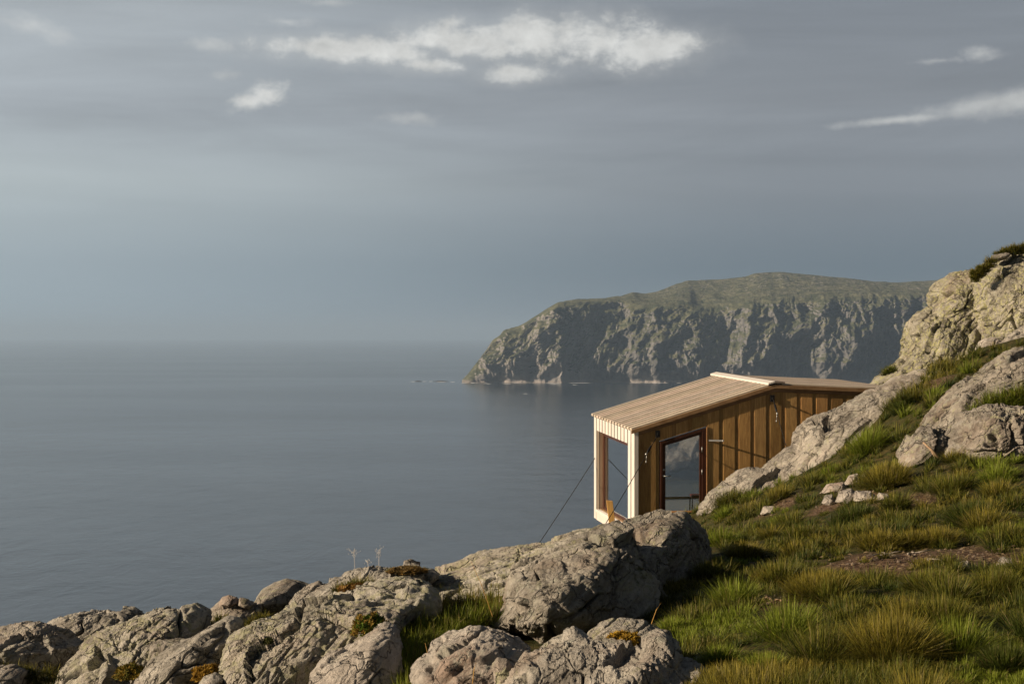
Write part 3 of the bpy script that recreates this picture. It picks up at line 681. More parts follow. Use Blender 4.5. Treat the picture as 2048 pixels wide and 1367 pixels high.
rock('outcrop', 'tall upper block of yellow-lichened crag left of the big cracked crag', [(1846, 660), (1852, 628), (1856, 614), (1868, 594), (1872, 570), (1890, 554), (1934, 536), (1951, 546), (1965, 600), (1965, 670), (1905, 685)], (1900, 615), 36.5, 1.2, MF, group=RH, seed=30, disp=1.15, cracks=1.8, fs=1.8, shear=.35, cat='rock outcrop')
rock('outcrop', 'lower buttress of yellow-lichened crag rising above the cabin roof', [(1700, 800), (1735, 767), (1764, 745), (1793, 723), (1815, 699), (1820, 679), (1818, 640), (1831, 632), (1862, 624), (1905, 632), (1955, 655), (1965, 700), (1960, 780), (1842, 800)], (1862, 700), 36.2, 1.5, MF, group=RH, seed=31, disp=1.15, cracks=1.8, fs=1.8, shear=.35, cat='rock outcrop', strat=60)
rock('outcrop', 'biggest crag at the upper right edge, split by long dark cracks', [(1941, 615), (1944, 575), (1960, 547), (1985, 526), (2010, 512), (2048, 504), (2140, 470), (2260, 480), (2300, 620), (2230, 720), (2048, 700), (1990, 700), (1960, 690), (1945, 650)], (2050, 600), 35.5, 1.8, MF, group=RH, seed=32, disp=1.15, cracks=1.8, fs=1.8, shear=.45, strat=62, cat='rock outcrop')
rock('outcrop', 'flat dark capstone on the skyline grass above the biggest crag', [(1979, 520), (1984, 510), (2000, 506), (2022, 506), (2014, 515), (1992, 521)], (1998, 513), 35.0, .25, MD, group=RH, seed=33, fs=.5, cat='rock outcrop')
rock('outcrop', 'small reddish broken rock under the foot of the biggest crag', [(1952, 724), (1954, 700), (1964, 680), (1985, 676), (2003, 684), (1998, 708), (1975, 728)], (1975, 702), 32.5, .4, MP, group=RH, seed=34, fs=1.0, cat='rock outcrop')
rock('outcrop', 'grey tilted slab at the right edge between the biggest crag and the grassy ledge', [(1985, 715), (1998, 690), (2020, 668), (2048, 654), (2140, 630), (2170, 700), (2048, 725), (2010, 722)], (2060, 690), 31.5, .7, MS, group=RH, seed=35, fs=1.4, cat='rock outcrop')
rock('outcrop', 'long pale slab sloping down in front of the right end of the cabin', [(1560, 960), (1578, 918), (1591, 893), (1592, 868), (1597, 847), (1612, 837), (1680, 805), (1740, 780), (1763, 771), (1790, 757), (1840, 749), (1890, 748), (1905, 775), (1850, 815), (1790, 860), (1730, 900), (1690, 940), (1640, 970), (1590, 975)], (1690, 862), 27.2, 1.3, MS, group=RH, seed=36, fs=2.2, shear=.7, cat='rock outcrop', strat=35, disp=.8)
rock('outcrop', 'low pale toe of rock running down the grass beside the cabin door', [(1394, 1030), (1420, 988), (1450, 957), (1478, 939), (1500, 934), (1525, 937), (1552, 919), (1575, 902), (1610, 895), (1660, 915), (1660, 955), (1600, 985), (1540, 990), (1480, 1005), (1440, 1025)], (1540, 952), 27.0, .8, MS, group=RH, seed=37, fs=1.7, shear=.7, cat='rock outcrop', strat=35, disp=.8)
rock('outcrop', 'steep diagonal slab at the right edge with a deep dark shaded end', [(1838, 868), (1875, 811), (1915, 774), (1965, 744), (2000, 717), (2048, 697), (2150, 655), (2260, 700), (2200, 800), (2048, 830), (1960, 840), (1925, 860), (1905, 895), (1865, 885)], (1932, 792), 21.8, 1.3, MD, group=RH, seed=38, fs=1.5, pw=1.25, shear=.5, cat='rock outcrop', strat=40)
rock('outcrop', 'triangular grey rock at the lower tip of the diagonal slab, under the dry stick', [(1800, 925), (1805, 900), (1820, 868), (1848, 847), (1882, 858), (1918, 888), (1922, 920), (1870, 940), (1830, 940)], (1850, 888), 20.0, .5, MD, group=RH, seed=39, fs=1.1, shear=.5, cat='rock outcrop')
rock('outcrop', 'knobbly flat-topped rock at the right edge above the grass with green lichen', [(1908, 905), (1918, 868), (1930, 832), (1960, 818), (2000, 814), (2048, 817), (2130, 820), (2180, 900), (2048, 920), (1990, 935), (1930, 935)], (1990, 862), 18.3, .7, MD, group=RH, seed=40, disp=1.4, fs=1.0, shear=.5, cat='rock outcrop')
for k_, (pl, ap, lb) in enumerate((
    ([(1641, 986), (1655, 967), (1685, 963), (1695, 975), (1680, 986)], (1665, 976), 'low pale stone, left end of the upper row of stones in the grass'),
    ([(1686, 972), (1699, 950), (1715, 946), (1720, 962), (1705, 973)], (1702, 961), 'pale pointed stone in the middle of the upper row of stones in the grass'),
    ([(1716, 962), (1729, 944), (1743, 954), (1744, 964)], (1730, 956), 'small white stone, right end of the upper row of stones in the grass'),
    ([(1671, 1003), (1680, 982), (1700, 976), (1716, 986), (1712, 1003), (1690, 1008)], (1693, 992), 'largest cream stone in the lower row of stones in the grass'),
    ([(1707, 1001), (1712, 981), (1740, 982), (1755, 995), (1738, 1004)], (1730, 993), 'cracked brownish stone right of the largest cream stone'),
    ([(1643, 1006), (1650, 989), (1664, 987), (1672, 1004), (1658, 1012)], (1657, 998), 'small brown stone at the left end of the lower row of stones'),
    ([(1750, 1000), (1758, 984), (1776, 988), (1780, 1001)], (1766, 994), 'flat tan stone at the right end of the lower row of stones'),
    ([(1520, 1028), (1527, 1012), (1549, 1012), (1552, 1027)], (1537, 1020), 'grey stone in the grass just right of the cabin door'),
    ([(1994, 1014), (2004, 997), (2019, 1001), (2020, 1014)], (2007, 1006), 'lone grey stone in the grass near the right edge'),
    ([(1913, 1134), (1920, 1122), (1936, 1120), (1942, 1134)], (1927, 1128), 'pale stone in the bare soil by the dead branch'),
    ([(1990, 1134), (2005, 1112), (2024, 1116), (2032, 1134)], (2010, 1124), 'pale grey stone at the right end of the bare soil'))):
    d_ = float(hit(ap[0], max(p[1] for p in pl) - 2)[0]) or 15.0
    rock('stone', lb, pl, ap, d_ - .02, .55 * np.ptp([p[0] for p in pl]) / F * d_, MP, seed=50 + k_, fs=.45, cat='stone', group='stones scattered in the grass', res=1.5)

# ------------------------------------------------------------------ cabin
B0 = np.array([2.595, 30.0]); U = np.array([.989, .148]); Vd = np.array([-.148, .989]); WID, LEN = 4.15, 6.0
def cp3(t, w_, z): q_ = B0 + U * t + Vd * w_; return np.array([q_[0], q_[1], z])
def wt(px): r0 = (px - CX) / F; return (r0 * 30 - 2.595) / (.989 - .148 * r0)
def wz(px, py): t = wt(px); return -(py - HY) / F * (30 + .148 * t)
TR = 3.04
def roofz(t, w_):
    tilt = .085 * w_ / WID
    return (-1.962 + (t / TR) * (.913) if t <= TR else -1.049 - (t - TR) * .045) + tilt
ZB, ZF = -4.35, -3.92
cab = empty('cabin', tuple(cp3(3, 2.1, ZB)))
tag(cab, 'small timber cabin with slatted roof and glass door standing over the sea', 'cabin')
def child(o):
    o.parent = cab; o.matrix_parent_inverse = cab.matrix_world.inverted(); return o
bpy.context.view_layer.update()
from mathutils import Matrix
def attach(o, p):
    o.parent = p
    o.matrix_parent_inverse = Matrix.Translation(-Vector(cab.location)) if p is cab else Matrix.Identity(4)
    return o
rnd = random.Random(7)
def tint(lo=.75, hi=1.15, warm=.06):
    a = rnd.uniform(lo, hi); return (a * (1 + rnd.uniform(-warm, warm)), a, a * (1 + rnd.uniform(-warm, warm)))
def slab(mb, t0, t1, w0, w1, z0, z1, c=(1, 1, 1)):
    """box in cabin axes; z0/z1 numbers or functions of (t, w)"""
    fz = lambda z, t, w_: z(t, w_) if callable(z) else z
    cs = ((t0, w0), (t1, w0), (t1, w1), (t0, w1))
    mb.hexa([cp3(t, w_, fz(z0, t, w_)) for t, w_ in cs], [cp3(t, w_, fz(z1, t, w_)) for t, w_ in cs], c)
td0, td1 = wt(1319.8), wt(1411.8)
def dtop(t): return -2.247 + (t - td0) / (td1 - td0) * .292
# side wall facing the camera: wide boards over narrow recessed ones
wall = MB(); pitch = .345; t = .09; k_ = 0
wallz = lambda t, w_: roofz(t, w_) - .06
def wall_board(ta, tb, w0, w1, c):
    ta = max(ta, .0); tb = min(tb, LEN)
    segs = []
    cuts = [ta] + [x for x in (td0 - .02, td1 + .02, TR) if ta < x < tb] + [tb]
    for a, b in zip(cuts[:-1], cuts[1:]):
        mid = (a + b) / 2
        if td0 - .02 < mid < td1 + .02: slab(wall, a, b, w0, w1, lambda t, w_: dtop(t) + .03, wallz, c)
        else: slab(wall, a, b, w0, w1, ZB, wallz, c)
ts = .11
wall_board(0.0, .095, -.030, -.004, tint(.9, 1.0))
while ts < LEN:
    wall_board(ts - .02, ts + .115, -.0215, .02, tint(.68, .95))
    wall_board(ts + .085, ts + .085 + .252, -.030, -.022, tint(.68, 1.28))
    ts += .345
attach(wall.build('wall', M['wood_wall'], bevel=.003), cab)
# other walls, floor and inner lining
wl = MB()
slab(wl, .1, td0 - .03, .021, .12, ZB + .01, lambda t, w_: roofz(t, w_) - .07); slab(wl, td1 + .03, TR, .021, .12, ZB + .01, lambda t, w_: roofz(t, w_) - .07); slab(wl, TR, LEN - .12, .021, .12, ZB + .01, lambda t, w_: roofz(t, w_) - .07)
slab(wl, td0 - .03, td1 + .03, .021, .12, lambda t, w_: dtop(t) + .04, lambda t, w_: roofz(t, w_) - .07)
slab(wl, LEN - .119, LEN, .021, WID, ZB + .01, lambda t, w_: roofz(t, w_) - .06)
FW0, FW1 = .45, 3.9                                                # window in the far wall
slab(wl, .18, FW0, WID - .12, WID, ZB + .01, lambda t, w_: roofz(t, w_) - .07); slab(wl, FW1, LEN - .12, WID - .12, WID, ZB + .01, lambda t, w_: roofz(t, w_) - .07)
slab(wl, FW0, FW1, WID - .12, WID, ZB + .01, ZF + .02); slab(wl, FW0, TR, WID - .12, WID, lambda t, w_: roofz(t, w_) - .32, lambda t, w_: roofz(t, w_) - .07); slab(wl, TR, FW1, WID - .12, WID, lambda t, w_: roofz(t, w_) - .32, lambda t, w_: roofz(t, w_) - .07)
attach(wl.build('inner_wall', M['wood_in']), cab)
fl = MB(); slab(fl, .18, LEN - .12, .12, WID - .12, ZF - .15, ZF); attach(fl.build('floor', M['floor']), cab)
# far window
fwin = MB()
for a, b in ((FW0, FW0 + .06), (FW1 - .06, FW1)):
    slab(fwin, a, b, WID - .10, WID - .03, ZF + .025, lambda t, w_: roofz(t, w_) - .325)
slab(fwin, FW0, FW1, WID - .10, WID - .03, ZF + .021, ZF + .035)
fw = attach(fwin.build('window', M['wood_in']), cab)
fg = MB(); slab(fg, FW0 + .06, 2.14, WID - .07, WID - .062, ZF + .05, lambda t, w_: roofz(t, w_) - .33); slab(fg, 2.14, TR, WID - .07, WID - .062, ZF + .05, lambda t, w_: roofz(t, w_) - .33)
slab(fg, TR, FW1 - .06, WID - .07, WID - .062, ZF + .05, lambda t, w_: roofz(t, w_) - .33)
o = fg.build('pane', M['glass'], fw)
o.matrix_parent_inverse = Matrix.Identity(4)
# seaward front: slatted portal round a deep-set window
por = MB(); LZ = .30; PW = .50
nsl = 13; pit = (WID + .04) / nsl
for i in range(nsl):
    w0 = -.03 + i * pit; w1 = w0 + pit * .72; mid = (w0 + w1) / 2
    full = mid < PW or mid > WID - PW
    c = tint(.92, 1.05, .02)
    slab(por, -.03, .0, w0, w1, ZB if full else (lambda t, w_: roofz(0, w_) - .06 - LZ), lambda t, w_: roofz(0, w_) - .035, c)
attach(por.build('facade_slats', M['wood_pale'], bevel=.003), cab)
pb = MB()
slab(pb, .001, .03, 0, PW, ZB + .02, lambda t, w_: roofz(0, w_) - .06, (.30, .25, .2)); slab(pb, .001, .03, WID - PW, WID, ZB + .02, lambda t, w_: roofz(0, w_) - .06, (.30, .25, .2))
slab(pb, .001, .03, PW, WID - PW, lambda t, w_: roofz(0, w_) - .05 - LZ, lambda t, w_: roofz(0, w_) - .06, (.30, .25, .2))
attach(pb.build('facade_backing', M['wood_pale']), cab)
rv = MB()
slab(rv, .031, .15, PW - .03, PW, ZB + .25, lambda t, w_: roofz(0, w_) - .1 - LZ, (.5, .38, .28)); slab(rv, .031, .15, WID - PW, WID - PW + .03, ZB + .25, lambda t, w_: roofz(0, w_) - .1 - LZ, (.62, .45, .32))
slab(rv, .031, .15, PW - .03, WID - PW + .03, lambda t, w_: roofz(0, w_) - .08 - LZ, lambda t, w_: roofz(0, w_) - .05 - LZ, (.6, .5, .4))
attach(rv.build('window_reveal', M['wood_pale']), cab)
sl_ = MB(); slab(sl_, -.06, .15, PW - .06, WID - PW + .06, ZB + .19, ZB + .25, (1, 1, 1)); slab(sl_, -.05, .0, PW - .06, WID - PW + .06, ZB - .0, ZB + .187, (.95, .93, .9))
attach(sl_.build('window_sill', M['wood_pale'], bevel=.004), cab)
wf = MB(); fz1 = lambda t, w_: roofz(0, w_) - .1 - LZ
slab(wf, .10, .148, PW, PW + .07, ZB + .255, fz1); slab(wf, .10, .148, WID - PW - .12, WID - PW, ZB + .255, fz1)
slab(wf, .10, .148, PW + .07, WID - PW - .12, ZB + .255, ZB + .32); slab(wf, .10, .148, PW + .07, WID - PW - .12, lambda t, w_: fz1(t, w_) - .07, fz1)
fwn = attach(wf.build('window', M['wood_door']), cab)
g_ = MB(); slab(g_, .115, .123, PW + .07, WID - PW - .12, ZB + .32, lambda t, w_: fz1(t, w_) - .07)
o = g_.build('pane', M['glass'], fwn); o.matrix_parent_inverse = Matrix.Identity(4)
# front corner boards of the side wall return
cb = MB(); slab(cb, -.03, .06, -.062, -.031, ZB, lambda t, w_: roofz(t, w_) - .06, (1.0, .98, .96)); attach(cb.build('corner_board', M['wood_pale'], bevel=.003), cab)
# roof
rf = MB()
slab(rf, -.03, TR, -.05, WID + .05, lambda t, w_: roofz(t, w_) - .055, lambda t, w_: roofz(t, w_) - .012)
slab(rf, TR, LEN + .05, -.05, WID + .05, lambda t, w_: roofz(t, w_) - .055, lambda t, w_: roofz(t, w_) - .012)
roof = attach(rf.build('roof', M['felt']), cab)
rsl = MB(); ns = 15; pp = (WID + .12) / ns
for i in range(ns):
    w0 = -.06 + i * pp; c = tint(.82, 1.12, .04)
    slab(rsl, -.09, TR - .13, w0, w0 + pp * .62, lambda t, w_: roofz(t, w_) - .01, lambda t, w_: roofz(t, w_) + .045, c)
    slab(rsl, TR + .17, LEN + .06, w0, w0 + pp * .62, lambda t, w_: roofz(t, w_) - .01, lambda t, w_: roofz(t, w_) + .032, c)
o = rsl.build('roof_slats', M['wood_roof'], roof, bevel=.004); o.matrix_parent_inverse = Matrix.Identity(4)
rc = MB()
slab(rc, TR - .15, TR, -.10, WID + .08, lambda t, w_: roofz(t, w_) + .046, lambda t, w_: roofz(t, w_) + .085); slab(rc, TR, TR + .22, -.10, WID + .08, lambda t, w_: roofz(t, w_) + .036, lambda t, w_: roofz(t, w_) + .075, (.35, .3, .27))
o = rc.build('ridge_board', M['wood_pale'], roof, bevel=.004); o.matrix_parent_inverse = Matrix.Identity(4)
fa = MB()
slab(fa, -.09, TR, -.085, -.055, lambda t, w_: roofz(t, w_) - .075, lambda t, w_: roofz(t, w_) + .005, (1.1, 1.1, 1.1)); slab(fa, TR, LEN + .06, -.085, -.055, lambda t, w_: roofz(t, w_) - .075, lambda t, w_: roofz(t, w_) + .005, (1.1, 1.1, 1.1))
slab(fa, -.02, TR, -.054, -.033, lambda t, w_: roofz(t, w_) - .155, lambda t, w_: roofz(t, w_) - .06, (.75, .72, .7)); slab(fa, TR, LEN + .02, -.054, -.033, lambda t, w_: roofz(t, w_) - .155, lambda t, w_: roofz(t, w_) - .06, (.75, .72, .7))
attach(fa.build('fascia', M['wood_trim'], bevel=.003), cab)
# door
ZD = ZF - .02
dr_ = MB(); dt = lambda t, w_: dtop(t)
slab(dr_, td0, td0 + .05, -.035, .09, ZD, dt); slab(dr_, td1 - .09, td1, -.035, .09, ZD, dt)
slab(dr_, td0 + .05, td1 - .09, -.035, .09, lambda t, w_: dtop(t) - .055, dt); slab(dr_, td0 + .05, td1 - .09, -.035, .09, ZD, ZD + .05)
dfr = attach(dr_.build('door_frame', M['wood_door'], bevel=.004), cab)
lf = MB(); a0, a1 = td0 + .053, td1 - .093; sw = .065; ltop = lambda t, w_: dtop(t) - .06
slab(lf, a0, a0 + sw, -.02, .03, ZD + .055, ltop); slab(lf, a1 - .05, a1, -.02, .03, ZD + .055, ltop)
slab(lf, a0 + sw, a1 - .05, -.02, .03, lambda t, w_: ltop(t, w_) - .05, ltop); slab(lf, a0 + sw, a1 - .05, -.02, .03, ZD + .055, ZD + .23)
leaf = attach(lf.build('door', M['wood_door'], bevel=.004), cab)
def sub(mb, name, mat, par, **kw):
    o = mb.build(name, mat, par, **kw); o.matrix_parent_inverse = Matrix.Identity(4); return o
g_ = MB(); slab(g_, a0 + sw, a1 - .05, .0, .008, ZD + .23, lambda t, w_: ltop(t, w_) - .05); sub(g_, 'pane', M['glass'], leaf)
g_ = MB(); slab(g_, a0 + sw, a1 - .05, -.035, -.021, ZD + .205, ZD + .232, (3, 2.6, 2.2)); sub(g_, 'kick_rail', M['wood_trim'], leaf)
hz_ = wz(1325, 951)
hd_ = MB(); hd_.tube([cp3(a0 + .032, -.021, hz_), cp3(a0 + .032, -.07, hz_), cp3(a0 + .16, -.075, hz_ - .005)], .011, 8); hd_.tube([cp3(a0 + .032, -.018, hz_), cp3(a0 + .032, -.028, hz_)], .028, 14); sub(hd_, 'handle', M['steel'], leaf, smooth=True)
lk = MB(); lk.tube([cp3(a0 + .032, -.018, hz_ + .13), cp3(a0 + .032, -.030, hz_ + .13)], .024, 14); sub(lk, 'lock', M['steel'], leaf, smooth=True)
for zf in (.84, .12, .56):
    zz = ZD + .1 + (ltop(a1, 0) - ZD - .2) * zf
    h_ = MB(); h_.tube([cp3(a1 + .0, -.03, zz - .055), cp3(a1 + .0, -.03, zz + .055)], .009, 8); sub(h_, 'hinge', M['steel'], dfr, smooth=True)
tb_ = MB(); slab(tb_, td1 + .003, td1 + .02, -.045, -.031, ZD, lambda t, w_: dtop(t) + .02, (2.0, 1.8, 1.6)); attach(tb_.build('door_trim', M['wood_trim']), cab)
# flat steel hook bar that holds the open door
sb = MB(); z0 = wz(1416, 880)
sb.hexa([cp3(td1 + .05, -.031, z0 - .018), cp3(td1 + .05, -.040, z0 - .018), cp3(td1 + .33, -.16, z0 - .018), cp3(td1 + .33, -.151, z0 - .018)], [cp3(td1 + .05, -.031, z0 + .018), cp3(td1 + .05, -.040, z0 + .018), cp3(td1 + .33, -.16, z0 + .018), cp3(td1 + .33, -.151, z0 + .018)])
sb.tube([cp3(td1 + .33, -.165, z0 - .018), cp3(td1 + .33, -.165, z0 + .018)], .02, 10)
attach(sb.build('door_stay', M['steel']), cab)
# posts carrying the cabin over the slope
for tq, wq in ((.6, .35), (.6, 3.8), (3.0, .35), (3.0, 3.8), (5.5, .35), (5.5, 3.8)):
    q_ = cp3(tq, wq, 0); zg = float(G(q_[0], q_[1])) - .3
    if zg < ZB - .05:
        s_ = MB(); slab(s_, tq, tq + .1, wq, wq + .1, zg, ZB + .0095); attach(s_.build('post', M['steel']), cab)
fb = MB(); slab(fb, .03, LEN - .13, .13, WID - .13, ZB + .012, ZF - .16, (.8, .8, .8)); attach(fb.build('floor_frame', M['wood_trim']), cab)
# chair seen through the door
q_ = cp3(1.63, .75, ZF); ch = empty('chair', tuple(q_)); tag(ch, 'chair with red-brown seat and thin dark legs, seen through the glass door', 'chair')
s_ = MB(); sx, sz_ = .2, .43
s_.hexa([(-sx, -sx, sz_ - .02), (sx, -sx, sz_ - .02), (sx, sx, sz_ - .02), (-sx, sx, sz_ - .02)], [(-sx, -sx, sz_ + .03), (sx, -sx, sz_ + .03), (sx, sx, sz_ + .03), (-sx, sx, sz_ + .03)]); s_.build('seat', M['seat'], ch, bevel=.02)
for lx, ly in ((-1, -1), (1, -1), (1, 1), (-1, 1)):
    l_ = MB(); l_.tube([(lx * .17, ly * .17, sz_ - .02), (lx * .19, ly * .19, sz_ - .07), (lx * .20, ly * .20, .0)], .012, 8); l_.build('leg', M['black'], ch, smooth=True)
bk = MB(); bk.tube([(.19, -.17, sz_ - .0), (.235, -.17, sz_ + .33)], .011); bk.tube([(.19, .17, sz_), (.235, .17, sz_ + .33)], .011); bk.hexa([(.215, -.19, sz_ + .2), (.24, -.19, sz_ + .2), (.24, .19, sz_ + .2), (.215, .19, sz_ + .2)], [(.225, -.19, sz_ + .36), (.25, -.19, sz_ + .36), (.25, .19, sz_ + .36), (.225, .19, sz_ + .36)]); bk.build('backrest', M['seat'], ch)
# guy wires
def guy(a, b, label, plate=True, sag=.03, tbk=.12, n_=14):
    a = np.array(a, float); b = np.array(b, float)
    e = empty('guy_wire', tuple(a)); tag(e, label, 'guy wire', 'guy wires of the cabin')
    L = b - a; Ln = np.linalg.norm(L); d = L / Ln
    mb = MB(); mb.tube([L * s0 + np.array([0, 0, -sag * 4 * s0 * (1 - s0)]) for s0 in np.linspace(.0, 1, n_)], .0085, 6); mb.build('cable', M['cable'], e, smooth=True)
    if plate:
        mb = MB(); U3 = np.array([*U, 0]); N3 = np.array([-Vd[0], -Vd[1], 0.0])
        c = -N3 * .0
        mb.hexa([c - U3 * .045 - N3 * .05 + (0, 0, -.07), c + U3 * .045 - N3 * .05 + (0, 0, -.07), c + U3 * .045 - N3 * .028 + (0, 0, -.07), c - U3 * .045 - N3 * .028 + (0, 0, -.07)], [c - U3 * .045 - N3 * .05 + (0, 0, .07), c + U3 * .045 - N3 * .05 + (0, 0, .07), c + U3 * .045 - N3 * .028 + (0, 0, .07), c - U3 * .045 - N3 * .028 + (0, 0, .07)])
        mb.tube([c - N3 * .03, c + d * .03], .02, 8); mb.build('bracket', M['black'], e)
    if not plate: return e
    mb = MB(); s0 = tbk * Ln; mb.tube([d * s0, d * (s0 + .05), d * (s0 + .22), d * (s0 + .27)], [.012, .024, .024, .012], 8); mb.build('turnbuckle', M['black'], e, smooth=True)
    mb = MB(); s0 = tbk * Ln + .30; mb.tube([d * s0, d * (s0 + .05)], .022, 8); mb.tube([d * s0 + (0, 0, -.0), d * s0 + (-.015, -.02, -.16)], .006, 6); mb.tube([d * s0 + (-.015, -.02, -.15), d * s0 + (-.015, -.02, -.20)], .012, 6); mb.build('clamp', M['steel'], e, smooth=True)
    return e
a1_ = cp3(wt(1314), -.10, wz(1314, 867))
guy(a1_, at(1192, 1078, 27.0), 'thin dark guy wire running from beside the door down across the front window')
a3_ = cp3(wt(1543), -.10, wz(1543, 796))
guy(a3_, at(1577, 908, 28.9), 'short guy wire from the wall below the ridge down to the pale slab', sag=.01, tbk=.10, n_=6)
a2_ = cp3(.25, WID + .05, -(885 - HY) / F * 34.3)
guy(a2_, at(1055, 1120, 32.0), 'guy wire on the far seaward side, slanting down against the sea', plate=False)
# leaning post in front of the window
pa, pb_ = at(1219, 1001, 28.6), at(1226, 1062, 28.6)
pp_ = MB(); dv = (pb_ - pa); pb_ = pa + dv * 1.9; ux = np.array([.062, 0, 0]); uy = np.array([0, .05, 0])
pp_.hexa([pb_ - ux - uy, pb_ + ux - uy, pb_ + ux + uy, pb_ - ux + uy], [pa - ux - uy + (0, 0, .01), pa + ux - uy, pa + ux + uy, pa - ux + uy + (0, 0, .01)])
tag(pp_.build('wooden_post', M['wood_post'], bevel=.006), 'short yellowish leaning wooden post below the seaward window', 'post')

# ------------------------------------------------------------------ grass
rg = np.random.RandomState(11)
def blades(base, L, lean, az, wid, cb, ct, droop=.35, seg=4):
    """strips: base Nx3, length, lean (0 upright .. 1 flat), azimuth, width, base and tip colours"""
    n_ = len(base); out = np.stack([np.cos(az), np.sin(az), 0 * az], 1)
    ph = az + math.pi / 2 + rg.normal(0, .7, n_); side_ = np.stack([np.cos(ph), np.sin(ph), 0 * ph], 1)
    Vs, Cs = [], []
    for i in range(seg):
        s0 = i / (seg - 1)
        hz = L * (lean * s0 + droop * lean * s0 * s0); up = L * (s0 * np.sqrt(np.clip(1 - lean ** 2, .05, 1)) - droop * lean * s0 ** 2.2)
        c_ = base + out * hz[:, None] + np.array([0, 0, 1.0]) * up[:, None]
        wd = wid * (1 - s0 ** 1.6) * .5 + .0004
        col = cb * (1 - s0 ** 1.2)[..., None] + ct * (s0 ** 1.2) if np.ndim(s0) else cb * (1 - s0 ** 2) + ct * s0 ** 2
        if i < seg - 1:
            Vs += [c_ - side_ * wd[:, None], c_ + side_ * wd[:, None]]; Cs += [col, col]
        else: Vs.append(c_); Cs.append(col)
    K = 2 * (seg - 1) + 1
    Vv = np.stack(Vs, 1).reshape(-1, 3); Cc = np.stack(Cs, 1).reshape(-1, 3)
    b_ = (np.arange(n_) * K)[:, None]; T = []
    for i in range(seg - 2):
        o0 = 2 * i; T += [b_ + [o0, o0 + 1, o0 + 3], b_ + [o0, o0 + 3, o0 + 2]]
    T.append(b_ + [K - 3, K - 2, K - 1])
    return Vv, np.concatenate(T), Cc
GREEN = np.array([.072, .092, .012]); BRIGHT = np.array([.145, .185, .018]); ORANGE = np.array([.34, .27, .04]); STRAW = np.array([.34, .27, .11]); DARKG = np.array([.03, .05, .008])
def tussock(cx_, cy_, rad, hgt, n_, D, hue='mixed', cz=None):
    """clump of arching blades fanning out of a small crown"""
    r0 = rad * .38 * np.sqrt(rg.rand(n_)); a0_ = rg.rand(n_) * 2 * math.pi
    bx_ = cx_ + r0 * np.cos(a0_); by_ = cy_ + r0 * np.sin(a0_)
    bz = (G(bx_, by_) if cz is None else np.full(n_, cz)) - .01
    az = a0_ + rg.normal(0, .5, n_)
    lean = np.clip(.10 + .60 * (r0 / (rad * .38)) + rg.normal(0, .26, n_), .02, .97)
    L = hgt * rg.uniform(.35, 1.2, n_)
    wd = np.maximum(.0018, .00042 * D) * rg.uniform(.7, 1.3, n_)
    k1 = rg.rand(n_, 1); az = az + rg.normal(0, .35, n_)
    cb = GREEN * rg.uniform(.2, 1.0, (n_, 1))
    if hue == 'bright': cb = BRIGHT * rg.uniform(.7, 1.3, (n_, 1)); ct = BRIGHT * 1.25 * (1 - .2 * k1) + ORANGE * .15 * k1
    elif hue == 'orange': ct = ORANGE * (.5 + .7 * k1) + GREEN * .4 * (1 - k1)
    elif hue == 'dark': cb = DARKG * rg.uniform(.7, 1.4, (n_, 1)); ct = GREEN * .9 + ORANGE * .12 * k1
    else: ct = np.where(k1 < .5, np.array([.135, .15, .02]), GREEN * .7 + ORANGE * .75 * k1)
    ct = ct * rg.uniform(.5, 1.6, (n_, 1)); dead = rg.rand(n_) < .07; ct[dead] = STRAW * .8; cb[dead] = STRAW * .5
    return blades(np.stack([bx_, by_, bz], 1), L, lean, az, wd, cb, ct)
GT = 'grass tussocks on the slope'
def inside(ol, px, py):
    c_ = np.zeros(len(px), bool); x1, y1 = ol[:, 0], ol[:, 1]; x2, y2 = np.roll(x1, 1), np.roll(y1, 1)
    for a, b, c, d in zip(x1, y1, x2, y2):
        if b == d: continue
        m_ = ((b > py) != (d > py)) & (px < (c - a) * (py - b) / (d - b) + a); c_ ^= m_
    return c_
